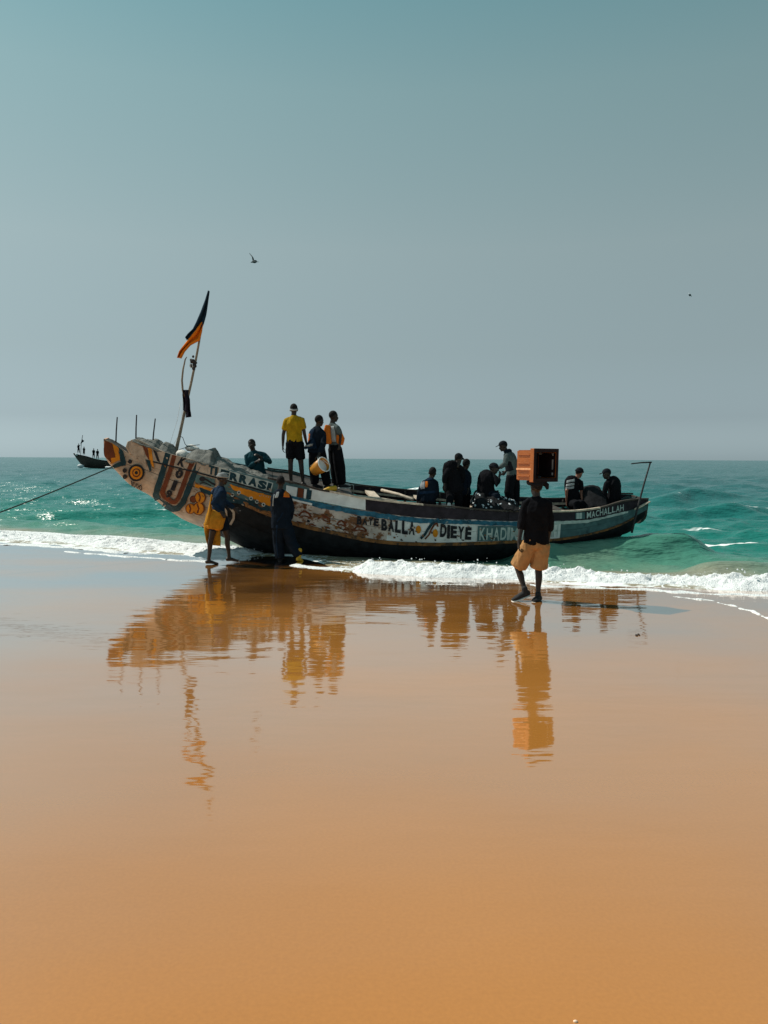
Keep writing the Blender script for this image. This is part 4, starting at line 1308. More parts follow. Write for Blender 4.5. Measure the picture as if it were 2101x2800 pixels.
    if shoe is not None:
        for sx in 'LR':
            if 'foot' + sx not in limbs: continue
            heel, an, toe = limbs['foot' + sx]
            m_ = shoe[sx] if isinstance(shoe, dict) else shoe
            if m_ is None: continue
            fd = (toe - heel).normalized()
            sdv = fd.cross(Vector((0, 0, 1)))
            if sdv.length < 0.2: sdv = side
            sdv.normalize(); un = sdv.cross(fd).normalized()
            if un.z < 0 and abs(fd.z) < 0.8: un = -un
            bm_ = bmesh.new()
            loft(bm_, [heel - fd * 0.01 + un * 0.005, heel.lerp(toe, 0.4) + un * 0.012, heel.lerp(toe, 0.8) + un * 0.004, toe + fd * 0.02], [(0.042, 0.044), (0.048, 0.044), (0.052, 0.034), (0.036, 0.022)], side=sdv, seg=12)
            boot = m_ is C_YBOOT
            loft(bm_, [heel.lerp(toe, 0.2), an + (an - heel) * 0.2 + Vector((0, 0, 0.14 if boot else 0.03))], [0.046, 0.050 if boot else 0.044], seg=10)
            so = remeshed('boot' if boot else 'shoe', bm_, 0.009, m_, root, smooth=2)
            if not boot:
                b2 = bmesh.new()
                loft(b2, [heel - fd * 0.015 - un * 0.038, heel.lerp(toe, 0.4) - un * 0.036, heel.lerp(toe, 0.8) - un * 0.032, toe + fd * 0.03 - un * 0.020], [(0.050, 0.014), (0.056, 0.014), (0.060, 0.014), (0.042, 0.012)], side=sdv, seg=12, cap=0.5)
                o = link('sole', bm_mesh('sole', b2, True), C_SOLE, None)
                o.parent = so; o.data.transform(Matrix.Translation(-base))
    return root, W, sp, sd, base

def patch(root, base, name, pts, rad, m, wrinkle=0.004, voxel=0.011, sides=None, seed=3, label=None):
    """A further garment of a figure: a fused cloth tube through world points."""
    bm = bmesh.new()
    loft(bm, pts, rad, side=sides, seg=16, cap=0.3)
    o = remeshed(name, bm, voxel, m, root, smooth=2, wrinkle=wrinkle, seed=seed)
    if label: o['label'] = label
    return o

def sew(root, base, name, rows, m, lift=0.006, per=9, nrow=11, label=None):
    """A patch of cloth sewn on a figure's clothes: pixel rows carried along the line of sight onto the garment."""
    V, F = [], []
    for ch in root.children:
        if ch.name.split('.')[0] in ('shirt', 'trousers', 'shorts', 'life_vest', 'vest'):
            k = len(V)
            V += [v.co + base for v in ch.data.vertices]
            F += [tuple(q + k for q in p.vertices) for p in ch.data.polygons]
    tree = BVHTree.FromPolygons(V, F)
    L = np.array([r_[0] for r_ in rows], float); R = np.array([r_[1] for r_ in rows], float)
    tt = np.linspace(0, 1, len(rows)); P = []
    for t in np.linspace(0, 1, nrow):
        l = np.array([np.interp(t, tt, L[:, i]) for i in (0, 1)]); q = np.array([np.interp(t, tt, R[:, i]) for i in (0, 1)])
        for k in range(per):
            p = l + (q - l) * k / (per - 1)
            d = ray(p[0], p[1]).normalized()
            hit, nn, i_, t_ = tree.ray_cast(EYE, d)
            if hit is None:
                far = (base - EYE).length
                hit, nn, i_, t_ = tree.find_nearest(EYE + d * far)
            if nn.dot(d) > 0: nn = -nn
            P.append((hit + nn * lift)[:])
    o = link(name, np_mesh(name, P, grid_faces(nrow, per)), m, root)
    sm = o.modifiers.new('thickness', 'SOLIDIFY'); sm.thickness = 0.006; sm.offset = 0
    if label: o['label'] = label
    return o

# the man in front, a crate on his head
r, W, sp, sd, base = person('person in black top and tan shorts walking on wet sand, crate on his head', 11.22, dict(
    head=(1467, 1333), neck=(1467, 1360), shL=(1438, 1373), shR=(1500, 1376), elL=(1427, 1434, -0.02), wrL=(1419, 1483, -0.08), haL=(1419, 1500, -0.08),
    elR=(1504, 1438, 0.02), wrR=(1497, 1487, 0.06), haR=(1495, 1505, 0.06), pelvis=(1466, 1482), hipL=(1450, 1490), hipR=(1483, 1490),
    knL=(1416, 1553, 0.10), anL=(1436, 1614, -0.02), toL=(1405, 1639, -0.06), knR=(1473, 1556, 0.05), anR=(1472, 1629, 0.0), toR=(1461, 1643, -0.10)),
    face=(-0.45, 0.9, 0), voxel=0.008, top=C_BLACK, sleeve=1.25, hem=-0.03, bottom=C_TAN, leg=0.92, flare=0.035, shoe=C_SHOE, wr=0.014, seed=1, bulk=1.04)
# twisted head pad under the crate
bm = bmesh.new()
hc = W['head'] + Vector((0, 0, 0.088))
for i in range(2):
    C = [hc + Vector((math.cos(a) * (0.10 + 0.02 * math.sin(3 * a + i)), math.sin(a) * 0.11, 0.018 * math.sin(2 * a + i * 2) - 0.03 * i)) for a in np.linspace(0, 2 * math.pi, 25)]
    loft(bm, C, [0.030 + 0.006 * math.sin(5 * k + i) for k in range(25)], seg=8)
loft(bm, [hc + Vector((0.10, -0.02, -0.03)), hc + Vector((0.145, -0.03, -0.055)), hc + Vector((0.15, -0.03, -0.10))], [0.035, 0.032, 0.02], seg=8)
pad = remeshed('head_pad', bm, 0.01, C_CAP, None, smooth=2, wrinkle=0.006)
tag(pad, 'twisted dark cloth pad between the head of the man in tan shorts and the crate', 'head pad')

# the man in a wrap, at the bow
r, W, sp, sd, base = person('person in grey cap, blue shirt and ochre wrap, standing under the bow', 15.0, dict(
    head=(608, 1309), neck=(604, 1331), shL=(583, 1341, 0.12), shR=(608, 1343, -0.12), elR=(585, 1377, -0.16), wrR=(604, 1399, -0.16), elL=(616, 1372, 0.16), wrL=(640, 1390, 0.22),
    pelvis=(596, 1413), hipL=(606, 1417, 0.09), hipR=(590, 1417, -0.09), knR=(579, 1470, -0.08), anR=(571, 1530, -0.05), toR=(597, 1541, -0.02),
    knL=(622, 1468, 0.16), anL=(627, 1523, 0.2), toL=(652, 1533, 0.22)),
    face=(0.9, 0.35, -0.05), voxel=0.008, top=C_BLUE, sleeve=1.9, hem=-0.05, bottom=C_NAVY, leg=0.6, hat='beanie', hatm=C_GCAP, wr=0.010, seed=11)
patch(r, base, 'waist_wrap', [at(594, 1402, 15.0), at(590, 1418, 14.98), at(586, 1434, 14.98), at(585, 1442, 14.98)], [(0.195, 0.165), (0.20, 0.17), (0.195, 0.16), (0.185, 0.15)], C_OCHRE, 0.016, seed=31)
SKIRT_CLOTH = (r, base)

# the man in dark oilskins by the hull
r, W, sp, sd, base = person('person in dark navy oilskins with orange shoulder patch bracing against the black hull', 15.55, dict(
    head=(768, 1318), neck=(767, 1340), shL=(752, 1356), shR=(789, 1356), elL=(747, 1392, 0.05), wrL=(752, 1418, 0.18), elR=(798, 1392, 0.05), wrR=(794, 1420, 0.18), pelvis=(770, 1430), hipL=(761, 1434), hipR=(783, 1434),
    knL=(763, 1484, 0.08), anL=(766, 1530, 0.02), toL=(770, 1538, 0.1), knR=(797, 1482, 0.0), anR=(819, 1523, -0.10), toR=(826, 1535, -0.04)),
    face=(0.05, 1, -0.15), top=C_NAVY, sleeve=1.9, hem=-0.15, bottom=C_NAVY, leg=1.92, flare=0.025, shoe=dict(L=C_SHOE, R=C_YBOOT), wr=0.010, seed=21, bulk=1.12, build=1.04)
sew(r, base, 'shoulder_patch', [((780, 1342), (787, 1342)), ((777, 1350), (791, 1350)), ((775, 1359), (792, 1360))], C_ORANGE)
sew(r, base, 'shoulder_patch', [((758, 1346), (764, 1345)), ((754, 1356), (763, 1355)), ((752, 1362), (760, 1361))], C_LIGHT)
sew(r, base, 'piping', [((750, 1352), (752, 1352)), ((747, 1366), (749, 1366)), ((746, 1384), (748, 1384))], C_LIGHT)
sew(r, base, 'piping', [((757, 1436), (759.5, 1436)), ((755, 1470), (757, 1470)), ((757, 1500), (759, 1500)), ((761, 1526), (763, 1526))], C_BLUE)
sew(r, base, 'piping', [((772, 1402), (774.5, 1402)), ((766, 1414), (768, 1415)), ((757, 1426), (759, 1427))], C_BLUE)

# bow: man in a teal jacket
person('person in teal jacket standing inside the bow with hands raised to his chest', 17.3, dict(
    head=(689, 1216), neck=(693, 1234), shL=(676, 1245), shR=(722, 1242), elL=(680, 1279, -0.06), wrL=(703, 1262, -0.20), elR=(738, 1263, -0.06), wrR=(713, 1249, -0.20), pelvis=(709, 1306), hipL=(701, 1308), hipR=(718, 1308),
    knL=(702, 1345, -0.05), anL=(702, 1392), knR=(718, 1345, -0.05), anR=(719, 1392)),
    face=(-0.15, -1, -0.35), top=C_TEAL, sleeve=1.75, hem=-0.1, bottom=C_BLACK, leg=1.9, wr=0.010, seed=31, bulk=1.05, voxel=0.011)

# fore deck: three men standing
r, W, sp, sd, base = person('person in mustard yellow shirt and dark shorts standing barefoot on the gunwale, back turned', 16.75, dict(
    head=(804, 1120), neck=(804, 1138), shL=(784, 1149), shR=(826, 1147), elL=(775, 1189), wrL=(774, 1219), elR=(833, 1186), wrR=(838, 1211, 0.05), pelvis=(806, 1210), hipL=(796, 1214), hipR=(817, 1214),
    knL=(795, 1267), anL=(796, 1317), toL=(792, 1322, 0.14), knR=(824, 1270), anR=(829, 1318), toR=(834, 1322, 0.14)),
    face=(0.05, 1, 0), top=C_YELLOW, sleeve=0.62, hem=0.02, bottom=C_BLACK, leg=0.72, flare=0.012, hat='band', hatm=C_LIGHT, wr=0.013, seed=41, voxel=0.010)
r, W, sp, sd, base = person('person in dark blue jacket leaning forward on the fore deck, a bucket in his hand', 16.85, dict(
    head=(873, 1151), neck=(869, 1168), shL=(857, 1178, 0.10), shR=(884, 1183, -0.06), elL=(850, 1208, 0.10), wrL=(858, 1232, 0.10), elR=(885, 1214, -0.20), wrR=(873, 1242, -0.36), pelvis=(866, 1230), hipL=(859, 1234), hipR=(876, 1234),
    knL=(859, 1280), anL=(862, 1325), knR=(887, 1281), anR=(896, 1327)),
    face=(0.75, 0.55, -0.1), top=C_NAVY, sleeve=1.85, hem=-0.12, bottom=C_BLACK, leg=1.92, flare=0.02, shoe=C_SHOE, wr=0.010, seed=51, voxel=0.010, bulk=1.08)
JACKET_CLOTH = (r, base)
sew(r, base, 'side_panel', [((845, 1186), (849, 1186)), ((843, 1197), (848, 1197)), ((842, 1208), (847, 1208))], C_ORANGE)
sew(r, base, 'side_panel', [((850, 1174), (862, 1172)), ((849, 1190), (856, 1188)), ((849, 1206), (855, 1204))], C_BLUE)
r, W, sp, sd, base = person('person in orange and pale life vest, loose dark trousers, rightmost on fore deck', 17.1, dict(
    head=(912, 1139), neck=(909, 1158), shL=(902, 1166, 0.13), shR=(923, 1169, -0.13), elR=(932, 1193, -0.16), wrR=(929, 1216, -0.18), elL=(903, 1195, 0.18), wrL=(912, 1216, 0.16), pelvis=(916, 1224), hipL=(911, 1228, 0.09), hipR=(922, 1228, -0.09),
    knL=(917, 1275, 0.1), anL=(921, 1322, 0.1), knR=(929, 1276, -0.08), anR=(934, 1324, -0.08)),
    face=(0.95, 0.25, -0.1), top=C_GREY, sleeve=0.75, hem=0.1, bottom=C_BLACK, leg=1.95, flare=0.035, shoe=C_SHOE, wr=0.008, seed=61, voxel=0.010)
patch(r, base, 'vest_back', [at(899, 1165, 17.02), at(897, 1183, 17.0), at(900, 1212, 17.0)], [(0.05, 0.10), (0.068, 0.13), (0.06, 0.12)], C_ORANGE, 0.006, seed=62, label='orange back of the life vest')
sew(r, base, 'vest_panel', [((905, 1166), (914, 1165)), ((906, 1185), (917, 1185)), ((908, 1208), (919, 1208))], C_PALE2)
patch(r, base, 'vest_front', [at(926, 1186, 16.98), at(931, 1200, 16.97), at(928, 1214, 16.98)], [(0.035, 0.08), (0.05, 0.10), (0.035, 0.09)], C_ORANGE, 0.006, seed=63, label='orange front of the life vest')

# amidships
r, W, sp, sd, base = person('person in blue vest with pale patch sitting on the gunwale amidships, back turned', 16.8, dict(
    head=(1183, 1293), neck=(1179, 1309), shL=(1160, 1319), shR=(1191, 1318), elL=(1149, 1346), wrL=(1142, 1372, 0.02), elR=(1194, 1344), wrR=(1189, 1368, 0.1), pelvis=(1168, 1370), hipL=(1160, 1374), hipR=(1178, 1374),
    knL=(1160, 1382, 0.42), anL=(1160, 1425, 0.45), knR=(1182, 1382, 0.42), anR=(1182, 1425, 0.45)),
    face=(0.35, 0.9, -0.1), top=C_NAVY, sleeve=1.8, hem=-0.05, bottom=C_BLACK, leg=1.9, wr=0.009, seed=71, voxel=0.011)
sew(r, base, 'vest_patch', [((1151, 1316), (1163, 1315)), ((1149, 1327), (1163, 1326)), ((1149, 1338), (1162, 1336))], C_PRINT)
sew(r, base, 'vest_patch', [((1164, 1317), (1170, 1317)), ((1164, 1325), (1171, 1325)), ((1163, 1332), (1169, 1332))], C_ORANGE)
sew(r, base, 'vest_band', [((1147, 1345), (1190, 1341)), ((1147, 1352), (1190, 1348))], C_BLUE)
sew(r, base, 'vest_collar', [((1170, 1306), (1186, 1303)), ((1169, 1314), (1184, 1312))], C_BLUE)

person('person in black jacket and cap bending over amidships, one white boot on the gunwale', 16.95, dict(
    head=(1254, 1255), neck=(1249, 1272, -0.05), mid=(1226, 1272), shL=(1229, 1282, -0.14), shR=(1262, 1280, 0.06), elL=(1217, 1303, -0.2), wrL=(1215, 1326, -0.2), elR=(1266, 1302, 0.05), wrR=(1262, 1325, 0.1), pelvis=(1240, 1330), hipL=(1233, 1334), hipR=(1250, 1334),
    knL=(1232, 1358, -0.1), anL=(1228, 1383, -0.35), toL=(1230, 1389, -0.25), knR=(1254, 1368), anR=(1256, 1412)),
    face=(0.55, 0.75, -0.5), top=C_BLACK, sleeve=1.7, hem=-0.12, bottom=C_BLACK, leg=1.85, hat='cap', shoe=dict(L=C_SOLE, R=C_SHOE), wr=0.012, seed=81, bulk=1.22, voxel=0.011)
person('person in dark jacket bent over amidships, right behind the one with a white boot', 17.35, dict(
    head=(1275, 1270), neck=(1268, 1284), mid=(1258, 1290), shL=(1256, 1292), shR=(1281, 1294), elL=(1252, 1316), wrL=(1256, 1338), elR=(1283, 1318, -0.05), wrR=(1280, 1340, -0.1), pelvis=(1264, 1342), hipL=(1257, 1346), hipR=(1272, 1346),
    knL=(1258, 1380), anL=(1258, 1418), knR=(1275, 1380), anR=(1276, 1418)),
    face=(0.6, 0.7, -0.5), top=C_NAVY, sleeve=1.7, hem=-0.1, bottom=C_BLACK, leg=1.85, wr=0.010, seed=91, voxel=0.012, bulk=1.1)
person('person in dark hooded oilskin crouching beside the heap of net', 17.2, dict(
    head=(1350, 1281), neck=(1345, 1296), mid=(1322, 1300), shL=(1333, 1304, 0.1), shR=(1355, 1306, -0.12), elL=(1335, 1330, 0.1), wrL=(1352, 1342, 0.0), elR=(1360, 1326, -0.2), wrR=(1366, 1302, -0.1), pelvis=(1330, 1352), hipL=(1326, 1354), hipR=(1340, 1354),
    knL=(1352, 1350, -0.1), anL=(1340, 1392, -0.1), knR=(1358, 1356, -0.2), anR=(1350, 1392, -0.2)),
    face=(0.8, -0.2, 0.1), top=C_BLACK, sleeve=1.7, hem=-0.1, bottom=C_NAVY, leg=1.85, hat='beanie', wr=0.011, seed=101, bulk=1.15, voxel=0.012)
r, W, sp, sd, base = person('person in cap, grey shirt and dark vest standing amidships, reaching down left', 17.5, dict(
    head=(1377, 1220), neck=(1387, 1239), mid=(1404, 1258), shL=(1386, 1245, -0.13), shR=(1400, 1245, 0.12), elL=(1382, 1268, -0.2), wrL=(1365, 1280, -0.2), elR=(1398, 1272, 0.12), wrR=(1384, 1288, 0.1), pelvis=(1402, 1302), hipL=(1398, 1306, -0.08), hipR=(1408, 1306, 0.08),
    knL=(1391, 1345, -0.12), anL=(1396, 1390, -0.05), knR=(1410, 1345, 0.1), anR=(1412, 1388, 0.1)),
    face=(-1, -0.1, -0.25), top=C_GREY, sleeve=1.85, hem=0.0, bottom=C_BLACK, leg=1.9, flare=0.01, hat='cap', wr=0.008, seed=111, voxel=0.010, headr=0.95)
patch(r, base, 'vest', [sp(0.2) - Vector((0.05, 0.0, 0)), sp(0.55) - Vector((0.06, 0, 0)), sp(0.95) - Vector((0.01, 0, 0.0))], [(0.17, 0.10), (0.16, 0.10), (0.11, 0.08)], C_CAP, 0.004, sides=[Vector((0, 1, 0))] * 7)
patch(r, base, 'scarf', [sp(0.98) + Vector((-0.05, -0.06, 0.03)), sp(1.0) + Vector((0.05, 0, 0.04)), sp(0.98) + Vector((0.0, 0.09, 0.03))], [0.045, 0.06, 0.045], C_NAVY, 0.006)

# stern
r, W, sp, sd, base = person('person in black and white striped top sitting left of the dark mound, leaning over', 18.1, dict(
    head=(1584, 1293), neck=(1577, 1309), mid=(1552, 1318), shL=(1563, 1316, 0.05), shR=(1588, 1318), elL=(1550, 1342, -0.08), wrL=(1550, 1372, -0.02), elR=(1590, 1344), wrR=(1592, 1366, -0.15), pelvis=(1572, 1374), hipL=(1566, 1378), hipR=(1580, 1378),
    knL=(1578, 1378, -0.4), anL=(1580, 1412, -0.4), knR=(1592, 1378, -0.4), anR=(1594, 1412, -0.4)),
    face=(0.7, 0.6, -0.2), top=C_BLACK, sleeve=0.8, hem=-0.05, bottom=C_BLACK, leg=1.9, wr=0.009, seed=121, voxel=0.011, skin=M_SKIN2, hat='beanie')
for q, (yy, ww) in enumerate(((1318, 0.055), (1328, 0.06), (1337, 0.055))):
    sew(r, base, 'white_stripe', [((1551 - q * 1.5, yy - 4), (1572 - q, yy - 8)), ((1550 - q * 1.5, yy + 2.5), (1572 - q, yy - 1.5))], C_LIGHT)
person('person in dark coat and cap sitting rightmost at the stern, facing left', 18.1, dict(
    head=(1660, 1296), neck=(1666, 1312), mid=(1690, 1318), shL=(1660, 1321, -0.14), shR=(1677, 1318, 0.12), elL=(1654, 1345, -0.16), wrL=(1652, 1368, -0.16), elR=(1672, 1345, 0.14), wrR=(1662, 1366, 0.1), pelvis=(1676, 1373), hipL=(1672, 1376, -0.08), hipR=(1680, 1376, 0.08),
    knL=(1654, 1378, -0.1), anL=(1652, 1410, -0.1), knR=(1660, 1378, 0.1), anR=(1658, 1410, 0.1)),
    face=(-0.95, -0.2, -0.3), top=C_BLACK, sleeve=1.8, hem=-0.05, bottom=C_BLACK, leg=1.9, hat='cap', wr=0.010, seed=131, voxel=0.011, bulk=1.2)

# ---------------------------------------------------------------- crate, bucket, nets, sacks, poles, flag, rope
X3, Y3, Z3 = Vector((1, 0, 0)), Vector((0, 1, 0)), Vector((0, 0, 1))
M_CRATE = mat('orange crate plastic', (0.30, 0.080, 0.007), 0.5, 0.15, 8, bump=0.1, spec=0.35, col2=(0.35, 0.12, 0.02), thr=0.66)

def crate():
    tilt = math.radians(3)
    yaw = math.radians(36)
    n = Vector((math.sin(yaw), -math.cos(yaw), 0))           # the open side looks to the right, towards the camera
    s = Vector((math.cos(yaw), math.sin(yaw), 0))
    u = (Z3 + s * 0.02).normalized()
    c = at(1471, 1272, 11.25)
    bw, bh, dp, th = 0.218, 0.202, 0.34, 0.012
    rim = c + n * 0.155
    root = thing('crate', c - u * bh, 'orange plastic fish crate on its side on the head of the man in tan shorts', 'crate')
    bm = bmesh.new()
    back = rim - n * dp
    mid = rim - n * dp / 2
    box(bm, back, s, u, n, bw - 0.01, bh - 0.01, th)                                   # bottom of the crate
    def wall(ax, oth, ha, ho, sg):
        # wall with a long hand slot near the rim
        a0 = mid + ax * sg * ha
        slot0, slot1, slotw = 0.045, 0.085, 0.10
        parts = [(-dp / 2, dp / 2 - slot1, ho, 0), (dp / 2 - slot0, dp / 2, ho, 0)]
        for d0, d1, h, o in parts:
            box(bm, a0 + n * (d0 + d1) / 2, ax, oth, n, th, h, (d1 - d0) / 2)
        for q in (-1, 1):
            box(bm, a0 + n * (dp / 2 - (slot0 + slot1) / 2) + oth * q * (slotw + ho) / 2, ax, oth, n, th * 0.98, (ho - slotw) / 2, (slot1 - slot0) / 2)
        box(bm, a0 + n * (dp / 2 - (slot0 + slot1) / 2), ax, oth, n, th * 0.98, 0.012, (slot1 - slot0) / 2)
    wall(s, u, bw, bh, -1); wall(s, u, bw, bh, 1)
    wall(u, s, bh, bw - th, -1); wall(u, s, bh, bw - th, 1)
    link('shell', bm_mesh('shell', bm), M_CRATE, root)
    bm = bmesh.new()                                                                    # thick outward flange round the opening
    M_CRATE_SHADE = mat('crate shade tone', (0.012, 0.008, 0.010), 0.7, 0.4, 9, spec=0.1)  # near-black tone: shade painted onto the crate's inside and shaded rim
    box(bm, rim - s * (bw + 0.020) - n * 0.034, s, u, n, 0.014, bh + 0.034, 0.036, 0.005)
    link('rim', bm_mesh('rim', bm), M_CRATE, root)
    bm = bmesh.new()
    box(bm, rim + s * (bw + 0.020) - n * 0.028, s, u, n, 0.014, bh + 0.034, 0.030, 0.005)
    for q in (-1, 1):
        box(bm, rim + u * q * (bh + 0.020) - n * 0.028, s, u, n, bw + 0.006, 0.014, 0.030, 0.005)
    link('rim', bm_mesh('rim', bm), M_CRATE_SHADE, root)['label'] = 'shaded part of the rim, its shade painted on'
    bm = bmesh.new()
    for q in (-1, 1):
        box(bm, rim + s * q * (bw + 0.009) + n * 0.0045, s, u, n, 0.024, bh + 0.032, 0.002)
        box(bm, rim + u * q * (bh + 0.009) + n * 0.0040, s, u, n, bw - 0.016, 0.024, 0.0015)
    link('rim_shade', bm_mesh('rim_shade', bm), M_CRATE_SHADE, root)  # thin plates that paint shade over the front edges
    for k in (-1.6, 0.3, 1.6):
        for q in (-1, 1):
            b2 = bmesh.new()
            box(b2, mid - n * 0.03 + s * q * (bw + 0.018) + u * k * 0.095, s, u, n, 0.012, 0.008, dp / 2 - 0.05, 0.002)
            link('rib', bm_mesh('rib', b2), M_CRATE, root)
    b2 = bmesh.new()
    box(b2, mid - s * (bw + 0.02) - u * 0.055 - n * 0.02, s, u, n, 0.016, 0.014, dp / 2 - 0.03, 0.003)
    link('band', bm_mesh('band', b2), mat('pale orange strap', (0.66, 0.33, 0.16), 0.7, 0.2, 20), root)  # lighter band along the left side
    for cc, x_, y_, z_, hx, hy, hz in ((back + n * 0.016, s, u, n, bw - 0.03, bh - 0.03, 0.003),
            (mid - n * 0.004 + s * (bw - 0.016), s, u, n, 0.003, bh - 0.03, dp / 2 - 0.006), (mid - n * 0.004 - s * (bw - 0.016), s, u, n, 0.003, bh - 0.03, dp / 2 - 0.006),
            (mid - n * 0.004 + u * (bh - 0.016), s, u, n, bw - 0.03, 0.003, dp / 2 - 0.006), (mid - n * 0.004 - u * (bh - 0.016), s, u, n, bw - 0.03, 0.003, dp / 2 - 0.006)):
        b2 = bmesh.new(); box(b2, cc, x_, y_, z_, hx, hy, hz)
        link('inner_face', bm_mesh('inner_face', b2), M_CRATE_SHADE, root)  # dark sheets over the orange inner walls, painted as shade
    for (a, b_, hw, hh) in ((0.115, 0.01, 0.012, 0.072), (0.115, 0.155, 0.012, 0.018), (0.115, -0.125, 0.012, 0.018), (-0.13, 0.165, 0.030, 0.014), (-0.13, -0.175, 0.030, 0.012)):
        b2 = bmesh.new()
        box(b2, mid + s * (bw - 0.0215) + u * b_ + n * a, s, u, n, 0.0015, hh, hw)
        link('slot_light_mark', bm_mesh('slot_light_mark', b2), C_LIGHT, root)['label'] = 'pale mark inside the crate, painted as light through a slot'  # pale plates painted as daylight showing through the slots
crate()

def bucket():
    c = at(874, 1277, 16.42)
    ax = (at(884, 1270, 16.30) - at(862, 1283, 16.46)).normalized()
    root = thing('bucket', c, 'yellow plastic bucket with white rim held tilted by the man in dark blue', 'bucket')
    M_B = mat('yellow bucket plastic', (0.46, 0.19, 0.015), 0.45, 0.12, 7, spec=0.4, col2=(0.40, 0.2, 0.05), thr=0.66)
    M_W = mat('white plastic', (0.62, 0.66, 0.66), 0.45, 0.08, 9, spec=0.4)
    seg = 28
    d, s, u = basis(ax)
    bm = bmesh.new()
    prof = [(-0.17, 0.0), (-0.17, 0.118), (-0.165, 0.125), (0.0, 0.142), (0.15, 0.155), (0.15, 0.149), (0.0, 0.136), (-0.155, 0.119), (-0.155, 0.0)]
    rings = []
    for z, r in prof:
        rings.append([bm.verts.new(c + d * z + (s * math.cos(a) + u * math.sin(a)) * max(r, 0.001)) for a in np.linspace(0, 2 * math.pi, seg, endpoint=False)])
    for a, b_ in zip(rings[:-1], rings[1:]):
        for k in range(seg):
            bm.faces.new((a[k], a[(k + 1) % seg], b_[(k + 1) % seg], b_[k]))
    link('pail', bm_mesh('pail', bm, True), M_B, root)
    bm = bmesh.new()
    C = [c + d * 0.15 + (s * math.cos(a) + u * math.sin(a)) * 0.156 for a in np.linspace(0, 2 * math.pi, 29)]
    loft(bm, C, [0.011] * 29, seg=8)
    link('rim', bm_mesh('rim', bm, True), M_W, root)
    bm = bmesh.new()
    rg = [bm.verts.new(c + d * 0.06 + (s * math.cos(a) + u * math.sin(a)) * 0.142) for a in np.linspace(0, 2 * math.pi, seg, endpoint=False)]
    rg2 = [bm.verts.new(c + d * 0.05 + (s * math.cos(a) + u * math.sin(a)) * 0.142) for a in np.linspace(0, 2 * math.pi, seg, endpoint=False)]
    bm.faces.new(rg); bm.faces.new(rg2[::-1])
    for k in range(seg): bm.faces.new((rg[k], rg[(k + 1) % seg], rg2[(k + 1) % seg], rg2[k]))
    link('inner_face', bm_mesh('inner_face', bm), M_W, root)
    h = at(869, 1247, 16.45)
    p0 = c + d * 0.14 + s * 0.155; p1 = c + d * 0.14 - s * 0.155
    tube_obj('handle', [p0, p0.lerp(h, 0.6), h, p1.lerp(h, 0.6), p1], 0.006, M_W, root)
bucket()

def drape(name, top_px, base_px, Y0, Y1, m, label, cat, seed, bumps=0.05, steps=130, ridge=1.0):
    """A heap of net or sheeting: its skyline at mid depth, falling to the boat in front and behind."""
    T, s = path_resample(top_px, 1.0); B, sb = path_resample(base_px, 1.0)
    nx, ny = steps, 40
    V = []
    for i in range(nx):
        a = T[int(i / (nx - 1) * (len(T) - 1))]; b_ = B[int(i / (nx - 1) * (len(B) - 1))]
        for j in range(ny):
            t = j / (ny - 1)
            h = 1 - abs(2 * t - 0.9) ** 1.7 if t < 0.45 else 1 - ((t - 0.45) / 0.55) ** 1.8 * 0.8
            h = max(0, h)
            Y = Y0 + (Y1 - Y0) * t
            top = at(a[0], a[1], Y0 + (Y1 - Y0) * 0.45); bot = at(b_[0], b_[1], Y0)
            V.append(Vector((top.x + (bot.x - top.x) * (1 - h) * 0.3, Y, bot.z + (top.z - bot.z) * h)))
    P = np.array([v[:] for v in V])
    Q = P * np.array([1.0, 0.45, 1.0]) + 0.12 * fbm(P, 2.0, 2, seed=seed + 2)[:, None]
    d = fbm(P, 3.0, 4, 0.6, seed=seed) * bumps + (1 - 2.6 * np.abs(fbm(Q, 4.5, 3, 0.6, seed=seed + 4))) * bumps * 0.9 + (1 - 2 * np.abs(fbm(Q, 13, 3, 0.6, seed=seed + 6))) * bumps * 0.3
    P[:, 2] += d - bumps * 0.5; P[:, 1] += 0.5 * d
    me = np_mesh(name, P, grid_faces(nx, ny))
    o = link(name, me, m)
    sm = o.modifiers.new('thickness', 'SOLIDIFY'); sm.thickness = 0.02
    return tag(o, label, cat)

M_TARP = mat('grey tarpaulin', (0.15, 0.152, 0.14), 0.9, 0.3, 6, bump=0.8, bscale=70, spec=0.1, col2=(0.08, 0.085, 0.08), thr=0.58)
M_NET = mat('dark net', (0.011, 0.012, 0.014), 0.85, 0.5, 14, bump=1.0, bscale=110, spec=0.12, col2=(0.05, 0.055, 0.06), thr=0.66)
M_SACK = mat('white sackcloth', (0.62, 0.60, 0.56), 0.85, 0.15, 9, bump=0.5, bscale=70, spec=0.1)
drape('net_heap', [(376, 1200), (433, 1205), (446, 1219), (456, 1212), (466, 1216), (474, 1228), (482, 1243)], [(380, 1212), (400, 1222), (455, 1246), (482, 1258)], 16.25, 17.3, M_TARP, 'grey net heaped over the tip of the bow, in front of the flagpole', 'fishing net', 201, 0.026)
drape('net_heap', [(520, 1240), (546, 1231), (568, 1236), (586, 1229), (594, 1252), (620, 1256), (646, 1275), (662, 1276), (692, 1290), (732, 1304), (752, 1315)], [(520, 1268), (586, 1284), (620, 1292), (692, 1310), (752, 1322)], 16.15, 17.5, M_TARP, 'grey net draped along the bow between flagpole and the man in teal', 'fishing net', 221, 0.034, steps=190)

